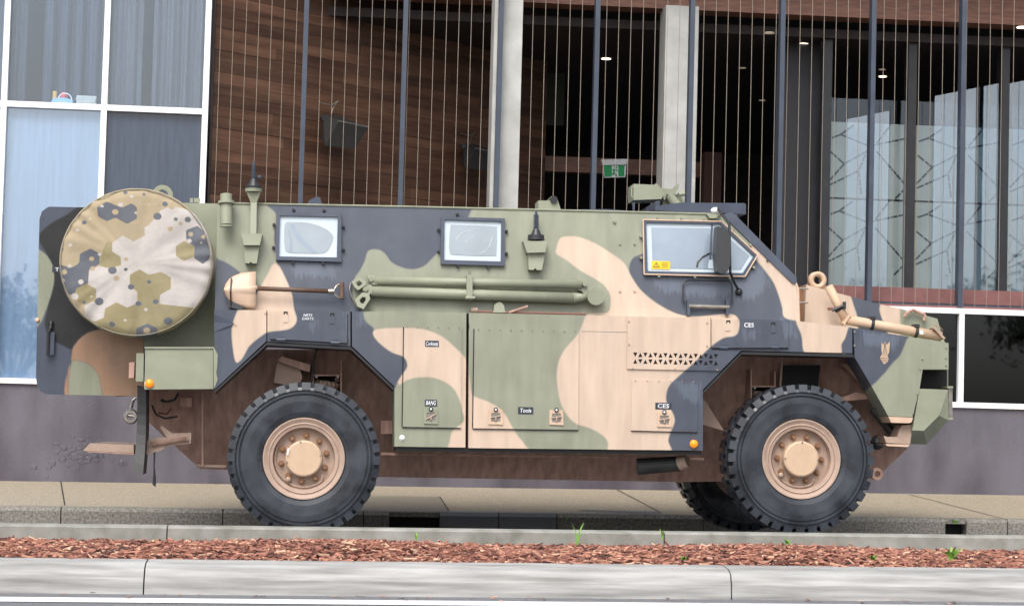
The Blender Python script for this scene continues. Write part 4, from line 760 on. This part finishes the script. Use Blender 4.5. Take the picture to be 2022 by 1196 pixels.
# roof furniture
rf = panel('roof_hatch_hinge', [(1063, 414), (1063, 396), (1088, 396), (1088, 388), (1094, 387), (1101, 394), (1103, 400), (1108, 416)], 'green', veh, .5, .25); c = P(1094, 394, .48); MB().cyl(c, c + Vector((0, .1, 0)), .03).build('hinge_pin', 'mblack', rf)
panel('roof_eye', [(605, 406), (610, 396), (615, 393), (625, 388), (632, 390), (637, 407)], 'black', veh, .4, .04); panel('roof_hatch', [(1110, 420), (1118, 414), (1200, 413), (1290, 420)], 'black', veh, .55, 1.2)
gm = panel('gun_mount', [(1251, 363), (1290, 365), (1297, 362), (1305, 372), (1311, 383), (1306, 393), (1251, 395)], 'green', veh, .9, .3)
panel('mount_cradle', [(1297, 363), (1303, 371), (1332, 374), (1340, 363), (1342, 364), (1338, 376), (1333, 383), (1316, 384), (1312, 396), (1308, 388), (1302, 380)], 'green', gm, .95, .2)
k = MB(); k.tube([P(1250, 369, .92), P(1247.5, 371, .92), P(1247.5, 388, .92), P(1250, 391, .92)], .009, 6); k.build('mount_handle', 'green', gm); k = MB(); k.cyl(P(1320, 384, .98), P(1341, 412, .98), .04, .045); k.cyl(P(1340, 384, .95), P(1352, 382, .95), .02); k.build('mount_post', 'green', gm); panel('mount_foot', [(1310, 395), (1345, 380), (1352, 402), (1330, 420), (1305, 420)], 'green', gm, 1.02, .2)
panel('roof_beam', [(1294, 416), (1293, 411), (1296, 397), (1302, 397), (1302, 406), (1326, 402), (1345, 400), (1470, 401), (1473, 404), (1473, 423), (1430, 421), (1330, 418)], 'black', veh, .45, 1.5); panel('beam_stay', [(1438, 421), (1457, 424), (1450, 432), (1443, 432)], 'black', veh, .42, .05); panel('roof_handle', [(1249, 400), (1254, 400), (1253, 417), (1250, 417)], 'black', veh, .6, .03)
panel('roof_lug', [(1345, 421), (1352, 421), (1351, 426), (1346, 426)], 'green', veh, .3, .05)
# ledge clutter: jack rod
k = MB().cyl(HY(940, 615, .06), HY(1157, 620, .05), .008, n=8); jr = k.build('jack_rod', 'red', veh); MB().cyl(HY(930, 612, .06), HY(943, 612, .06), .02).build('rod_end', 'rust', jr); panel('rod_clamp', [(974, 617), (976, 602), (982, 597), (989, 596), (995, 602), (998, 617)], 'green', jr, dy=.07, **{**HP, 'Y': .02})
MB().cyl(HY(1005, 617, .07), HY(1042, 605, .07), .008, .012, 8).build('lever', 'brown', jr)
# bonnet and what stands on it
bl = (3, [(T_, [(1560, 540), (1777, 590), (1778, 680), (1560, 680)]), (B_, spline([(1680, 570), (1683, 595), (1692, 623), (1700, 660), (1752, 660), (1743, 632), (1737, 612), (1735, 585)]))])
bon = panel('bonnet', [(1592, 562), (1649, 577), (1735, 600), (1777, 609), (1851, 629), (1857, 650), (1868, 682), (1588, 652)], 'camo', veh, .34, layers=bl, grid=CG, far=W)
panel('radiator_grille', [(1578, 566), (1596, 563), (1598, 640), (1580, 638)], M['nut'], veh, .42, .5)
for y in (569.5, 597): MB().cyl(P(1574, y, .2), P(1596, y + .4, .2), .008).build('bonnet_rod', 'steel', veh)
panel('hull_lip', [(1570, 555), (1573, 556), (1578, 570), (1580, 634), (1576, 634), (1573, 572)], 'tan', veh, .12, .1)
k = MB().tube([P(x, y, .30) for x, y in ((1786, 625), (1789, 619), (1796, 614), (1803, 612), (1824, 620), (1827, 624), (1824, 633))], .013, 8); k.build('bonnet_handle', 'brown', veh)
mb = MB(); mb.add([P(1578, 636, .0), P(1873, 678, .0), P(1873, 678, .4), P(1578, 636, .4)], [(0, 1, 2, 3)]); mb.build('wing_top', 'green', veh)
# bumper
q = {'A': P(1816, 767, 0), 'B': P(1872, 769, 0), 'C': P(1873, 829, .05), 'D': P(1854, 820, 0), 'E': P(1824, 850, 0), 'F': P(1802, 849, 0), 'G': P(1830, 877, .22), 'H': P(1795, 876, .22)}
k = MB(); names = list(q); idx = {n_: i for i, n_ in enumerate(names)}; V = [q[n_] for n_ in names] + [Vector((q[n_].x, W - q[n_].y, q[n_].z)) for n_ in names]
Fc = [[idx[c] for c in f] for f in ('ABCDEF', 'DCGE', 'FEGH')]; Fc += [[i + 8 for i in reversed(f)] for f in Fc] + [(idx['B'], idx['A'], idx['A'] + 8, idx['B'] + 8), (idx['C'], idx['B'], idx['B'] + 8, idx['C'] + 8), (idx['G'], idx['C'], idx['C'] + 8, idx['G'] + 8), (idx['H'], idx['G'], idx['G'] + 8, idx['H'] + 8), (idx['A'], idx['F'], idx['F'] + 8, idx['A'] + 8), (idx['F'], idx['H'], idx['H'] + 8, idx['F'] + 8)]
bump = mesh('bumper', V, Fc, 'green', veh); bm_fix(bump)
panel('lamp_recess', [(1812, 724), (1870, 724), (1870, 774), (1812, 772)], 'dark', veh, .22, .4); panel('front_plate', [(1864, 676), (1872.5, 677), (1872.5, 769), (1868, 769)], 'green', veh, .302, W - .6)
hg = panel('lamp_guard', [(1873, 765), (1881, 766), (1881, 825), (1873, 826)], M['steel'], veh, .08, .3); 
for y in (764, 826): panel('guard_bar', [(1871, y - 2), (1882, y - 2), (1882, y + 2), (1871, y + 2)], 'green', hg, .06, .34)
panel('front_step', [(1754, 822), (1803, 824), (1800, 833), (1795, 835), (1760, 834)], 'tan', veh, -.006, .3); panel('tow_bracket', [(1745, 860), (1753, 862), (1772, 862), (1776, 848), (1782, 839), (1803, 838), (1797, 876), (1750, 874)], 'rust', veh, .06, .2); panel('tow_bracket_lip', [(1748, 876), (1796, 877), (1793, 882), (1752, 880)], 'tan', veh, .05, .24)
k = MB().cyl(P(1723, 806, .3), P(1760, 852, .3), .035); k.build('steering_damper', 'flap', veh); k = MB().ball(P(1733, 873, .4), .06, 12, 8); k.build('tow_hook', 'mblack', veh); k = MB(); k.lathe(P(1731, 935, .4), [(.025, -.02), (.05, -.02), (.05, .02), (.025, .02)], 16, True); k.build('front_tow_eye', 'brown', veh)
panel('marker_housing', [(1658, 694), (1684, 698), (1688, 706), (1657, 704)], 'mblack', veh, .02, .2); MB().ball(P(1667, 700, .02), .022, 12, 6, .6, .45).build('marker_lens', 'white', veh, True)
# wheel-well fittings
def spring_box(px, py, w_):
    t = panel('spring_tower', [(px - w_, py - 32), (px - w_ + 3, py - 32), (px - w_ + 3, py), (px + w_ - 3, py), (px + w_ - 3, py - 28), (px + w_, py - 28), (px + w_, py + 40), (px + w_ - 3, py + 40), (px + w_ - 3, py + 3), (px - w_ + 3, py + 3), (px - w_ + 3, py + 40), (px - w_, py + 40)], 'brown', veh, .46, .25)
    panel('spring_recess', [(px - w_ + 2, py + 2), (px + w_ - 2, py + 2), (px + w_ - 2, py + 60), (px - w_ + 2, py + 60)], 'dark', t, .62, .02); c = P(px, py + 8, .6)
    for i in range(5): MB().lathe(Vector((0, 0, 0)), [(.001, 0), (.001, .001)], 3); k = MB(); k.tube([c + Vector((.085 * math.cos(a), .085 * math.sin(a), -.062 * i - .062 * a / 6.28)) for a in np.linspace(0, 6.28, 17)], .026, 8); k.build('coil', 'rust', t, True)
    bolts([(px - w_ + 8, py + 5), (px + w_ - 8, py + 5)], .45, m='steel', parent=t)
spring_box(646, 739, 29); spring_box(1507, 761, 25)
panel('hull_box', [(541, 755), (546, 722), (549, 712), (592, 728), (597, 743), (590, 765)], 'rust', veh, .44, .2); panel('box_hood', [(548, 712), (556, 703), (613, 720), (611, 734), (602, 732)], 'brown', veh, .36, .25)
k = MB().tube([P(627, 684, .4), P(622, 700, .42), P(619, 712, .43), P(617, 740, .44), P(613, 760, .45)], .009, 6); k.build('brake_hose', 'flap', veh)
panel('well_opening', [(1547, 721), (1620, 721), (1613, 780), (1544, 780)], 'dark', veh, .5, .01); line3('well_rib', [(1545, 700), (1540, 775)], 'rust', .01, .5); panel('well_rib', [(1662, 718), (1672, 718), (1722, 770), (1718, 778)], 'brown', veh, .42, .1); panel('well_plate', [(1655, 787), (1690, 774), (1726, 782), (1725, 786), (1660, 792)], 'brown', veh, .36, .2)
panel('well_plate', [(1388, 790), (1392, 790), (1430, 850), (1388, 838)], 'rust', veh, .40, .1)
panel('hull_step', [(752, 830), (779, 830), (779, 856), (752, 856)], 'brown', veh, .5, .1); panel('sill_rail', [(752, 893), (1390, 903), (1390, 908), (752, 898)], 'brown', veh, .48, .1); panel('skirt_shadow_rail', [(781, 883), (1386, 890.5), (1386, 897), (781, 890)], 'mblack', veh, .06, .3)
k = MB().cyl(P(1258, 921, .3), P(1350, 914, .26), .065, .06, 20); ex = k.build('exhaust', M['flap'], veh, False); k = MB().lathe(Vector((0, 0, 0)), [(.001, 0), (.001, .001)], 3); MB().cyl(P(1342, 914, .24), P(1358, 909, .2), .062, .05, 20, False).build('exhaust_tip', 'rust', ex)
# far-side sponson
panel('far_side', [(424, 612), (1575, 634), (1873, 677), (1820, 766), (1700, 700), (1465, 692), (1388, 889), (779, 881), (779, 763), (695, 683), (527, 674), (424, 768)], 'green', veh, W - .4, .4)
# ---------------------------------------------------------------- wheels
def tyre_mesh(c, R=.588, s=1):
    """near-side wheel: outer face towards -Y at c"""
    k = MB(); prof = [(.31, .03), (.325, .012), (.36, .004), (.44, .0), (.485, .002), (.489, .013), (.496, .013), (.50, -.003), (.512, -.003), (.515, .012), (.521, .012), (.526, .0), (.548, .012), (.553, .05), (.556, .2), (.553, .345), (.53, .39), (.42, .395), (.31, .36)]
    k.lathe(c, [(r * R / .588, y * s) for r, y in prof], 96)
    for i in range(36):
        for side in (0, 1, 2):
            a0 = 2 * math.pi * (i + (.5 if side == 1 else 0)) / 36; hw_ = .063 if side != 1 else .06; q = []
            y0, y1 = ((-.002, .13), (.145, .25), (.265, .389))[side]
            for r, e in ((.53, 1.0), (.588, .92)):
                for a, y in ((-hw_, y0), (hw_, y0), (hw_, y1), (-hw_, y1)): 
                    yy = y
                    if side == 0 and y == y0: yy = y0 + (.014 if r > .55 else 0)
                    q.append(Vector((r * R / .588 * math.cos(a0 + a * e), yy * s, r * R / .588 * math.sin(a0 + a * e))) + c)
            k.add(q, [(0, 1, 2, 3), (4, 7, 6, 5), (0, 4, 5, 1), (1, 5, 6, 2), (2, 6, 7, 3), (3, 7, 4, 0)])
    return k
def wheel(px, py, phase, Y=0.0, R=.588, z=None, detail=True):
    c = P(px, py, Y) if z is None else z
    w_ = MB().lathe(c, [(0, .10), (.232, .10), (.236, .085), (.24, .03), (.262, .026), (.268, .018), (.276, .026), (.29, .02), (.305, .012), (.314, .012), (.318, .03), (.30, .2), (.25, .3), (0, .3)], 64).build('wheel', 'rust', veh, False)
    w_.data.polygons.foreach_set('use_smooth', [False] * len(w_.data.polygons))
    k = tyre_mesh(c, R); k.build('tyre', 'rubber', w_)
    if not detail: return w_
    MB().lathe(c, [(0, .012), (.128, .012), (.139, .02), (.143, .10)], 48).build('hub_cap', 'hubc', w_)
    for i in range(10):
        a = phase + 2 * math.pi * i / 10; p_ = c + Vector((.178 * math.cos(a), .1, .178 * math.sin(a))); m_ = MB(); m_.cyl(p_, p_ - Vector((0, .03, 0)), .0185, .0185, 6); m_.cyl(p_ - Vector((0, .03, 0)), p_ - Vector((0, .045, 0)), .012, .011, 8); m_.cyl(p_ - Vector((0, .002, 0)), p_ - Vector((0, .006, 0)), .025, .025, 12); m_.build('wheel_nut', 'nut', w_)
    for i in range(4): a = phase + .3 + i * 1.571; p_ = c + Vector((.131 * math.cos(a), .012, .131 * math.sin(a))); MB().cyl(p_, p_ - Vector((0, .006, 0)), .007, .006, 8).build('cap_screw', 'steel', w_)
    MB().tube([c + Vector((.222 * math.cos(a), .075, .222 * math.sin(a))) for a in np.linspace(phase + 1.2, phase + 3.9, 14)] + [c + Vector((.19 * math.cos(phase + 4.1), .07, .19 * math.sin(phase + 4.1)))], .007, 6).build('air_line', 'rust', w_)
    p_ = c + Vector((.2 * math.cos(phase + 2.6), .06, .2 * math.sin(phase + 2.6))); MB().ball(p_, .022, 8, 6).build('air_valve', 'rust', w_)
    return w_
wr = wheel(600, 905, 1.5); wf = wheel(1583.5, 906, 1.25)
cr, cf = P(600, 905, 0), P(1583.5, 906, 0)
panel('tyre_mark', [(568, 884), (571, 884.5), (569, 898), (566, 897)], 'ink', wr, -.003, .002)
fo = Vector((0, W - .39, -.085))
for c in (cr, cf): wheel(0, 0, 0, z=c + fo, detail=False); MB().cyl(c + Vector((0, .3, 0)), c + fo + Vector((0, .1, 0)), .09).build('axle', 'brown', veh)
# ---------------------------------------------------------------- carried gear
t = thing('shovel', 'long handled shovel with tan blade strapped flat to the vehicle side above the rear wheel', 'shovel', HY(560, 590, .0))
rows = []
for x, hw_ in ((442, 3), (446, 13), (453, 22), (462, 28), (475, 33), (490, 35), (505, 36)):
    rows.append([HY(x, 572 + s * hw_ - (x - 442) * .0, .06 + .035 * (1 - abs(s) ** 1.5) + (.015 if abs(s) < .1 and x > 470 else 0)) for s in np.linspace(-1, 1, 13)])
V = [v for r in rows for v in r]; n = 13; V2 = V + [v + Vector((0, .008, 0)) for v in V]; nv = len(V); Fc = []
for i in range(len(rows) - 1):
    for j in range(n - 1): f = (i * n + j, i * n + j + 1, (i + 1) * n + j + 1, (i + 1) * n + j); Fc += [f, tuple(nv + q_ for q_ in reversed(f))]
bd = [j for j in range(n)] + [i * n + n - 1 for i in range(1, len(rows))] + [(len(rows) - 1) * n + j for j in range(n - 2, -1, -1)] + [i * n for i in range(len(rows) - 2, 0, -1)]
for a, b in zip(bd, bd[1:] + bd[:1]): Fc.append((a, b, b + nv, a + nv))
o = mesh('blade', V2, Fc, M['tan'], t, True); bm_fix(o)
MB().cyl(HY(478, 571, .095), HY(508, 568, .09), .006, .022, 12).build('socket', 'tan', t, True); MB().cyl(HY(500, 569, .09), HY(655, 575, .09), .018, .018, 12).build('handle', 'wood', t, True)
k = MB(); k.cyl(HY(648, 575, .09), HY(660, 575, .09), .02, .022); k.tube([HY(658, 575, .09), HY(665, 564, .09), HY(672, 561, .09)], .009, 6); k.tube([HY(658, 575, .09), HY(665, 586, .09), HY(672, 588, .09)], .009, 6); k.build('grip_fork', 'steel', t); MB().cyl(HY(675, 558, .09), HY(675, 590, .09), .02, .02, 10).build('grip', 'wood', t); MB().tube([HY(457, 549, .085), HY(455, 575, .105), HY(456, 604, .07), HY(457, 606, .02)], .006, 6).build('strap', 'mblack', t)
panel('rest', [(448, 590), (482, 606), (476, 612), (452, 606)], 'mblack', t, dy=.07, **{**HP, 'Y': .02})
t = thing('tow_bar', 'folded green tow bar of two long tubes clamped along the vehicle side', 'tow bar', HY(930, 600, 0)); O_ = .07
MB().cyl(HY(740, 554, O_), HY(1148, 562, O_), .035, .035, 18).build('tube', 'green', t, True); MB().cyl(HY(733, 575, O_), HY(1134, 588, O_), .041, .041, 18).build('tube', 'green', t, True); MB().cyl(HY(1132, 588, O_), HY(1162, 586, O_), .043, .022, 16).build('taper', 'green', t, True)
k = MB(); c = HY(1177, 585, O_ + .05); k.cyl(c, c + Vector((0, .1, 0)), .068, .068, 28); k.build('pivot_disc', 'green', t); panel('pivot_arm', [(1140, 552), (1156, 553), (1160, 565), (1175, 566), (1172, 580), (1158, 590), (1150, 575), (1141, 572)], 'green', t, dy=.05, **{**HP, 'Y': .02})
bolts([(1155, 560), (733, 551), (722, 570)], hullp=True, m='green', s=.1)
for p in ((1155, 560), (733, 551), (722, 570)): c = HY(*p, O_ + .04); MB().cyl(c + Vector((0, .06, 0)), c, .02, .02, 8).build('pin', 'green', t)
panel('end_lug', [(725, 543), (742, 543), (744, 562), (736, 562), (730, 557)], 'green', t, dy=.06, **{**HP, 'Y': .0}); panel('end_lug', [(716, 562), (734, 562), (736, 580), (722, 580), (715, 572)], 'green', t, dy=.06, **{**HP, 'Y': .0})
for px in ([(694, 556), (708, 545), (722, 555), (723, 562), (707, 573), (700, 567)], [(700, 592), (715, 577), (729, 579), (731, 590), (718, 610), (706, 605)]):
    cx_, cy_ = np.mean(px, 0); panel('shackle', px, 'green', t, dy=.08, holes=[[(cx_ + (x - cx_) * .42, cy_ + (y - cy_) * .42) for x, y in px]], **{**HP, 'Y': -.02})
MB().tube([HY(700, 553, .03), HY(692, 560, .03), HY(690, 572, .03), HY(694, 586, .03), HY(702, 598, .03)], .005, 6).build('chain', 'steel', t)
panel('clamp', [(922, 543), (933, 543), (933, 592), (921, 591)], 'green', t, dy=.14, **{**HP, 'Y': -.05}); MB().cyl(HY(919, 588, .145), HY(938, 588, .145), .012).build('clamp_bolt', 'green', t); MB().cyl(HY(928, 541, .1), HY(926, 533, .1), .008).build('clamp_pin', 'steel', t)
t = thing('tow_boom', 'tan bent tow pipe with ring eye strapped along the bonnet side', 'tow pipe', P(1760, 660, .2)); Yp = .16
MB().lathe(P(1613, 553.5, .45), [(.034, -.04), (.07, -.045), (.072, .04), (.034, .045)], 32, True).build('ring_eye', 'hubc', t, True)
panel('ring_plate', [(1600, 562), (1628, 563), (1640, 575), (1650, 590), (1600, 590)], 'hubc', t, .44, .02)
MB().cyl(P(1636, 565, Yp + .05), P(1671, 634, Yp), .036, .036, 18).build('upper_pipe', 'hubc', t, True); MB().cyl(P(1672, 631, Yp), P(1858, 664, Yp), .040, .040, 18).build('lower_pipe', 'hubc', t, True); panel('elbow_plate', [(1663, 637), (1668, 641), (1681, 622), (1677, 619)], 'hubc', t, Yp - .045, .09); panel('end_plate', [(1846, 645), (1867, 667), (1864, 670), (1843, 647)], 'rust', t, Yp - .06, .12)
for (x, y) in ((1721, 640), (1808, 655)): a = P(x - 1, y - 13, Yp); k = MB(); k.cyl(P(x - 2.5, y, Yp), P(x + 3.5, y + 1, Yp), .045, .045, 18); k.box(P(x, y - 12, Yp) - Vector((.02, .03, .015)), P(x, y - 12, Yp) + Vector((.025, .05, .012))); k.build('clamp', 'mblack', t)
k = MB(); k.cyl(P(1655, 606, Yp + .02), P(1659, 612, Yp + .02), .042, .042, 18); k.tube([P(1643, 613, Yp - .02), P(1668, 602, Yp - .03)], .012, 8); k.box(P(1667, 603, Yp - .03) - Vector((.012, .01, .03)), P(1667, 603, Yp - .03) + Vector((.012, .01, .03))); k.build('clamp', 'mblack', t); MB().box(P(1640, 610, Yp) - Vector((.02, .01, .01)), P(1640, 610, Yp) + Vector((.02, .02, .012))).build('red_tab', 'red', t)
MB().tube([P(1842, 651, Yp - .04), P(1845, 641, Yp - .05), P(1855, 645, Yp - .05), P(1862, 652, Yp)], .004, 5).build('wire_loop', 'brown', t)
panel('sticker', [(1816, 652), (1823, 653), (1823, 660), (1816, 659)], 'ink', t, Yp - .043, .006)
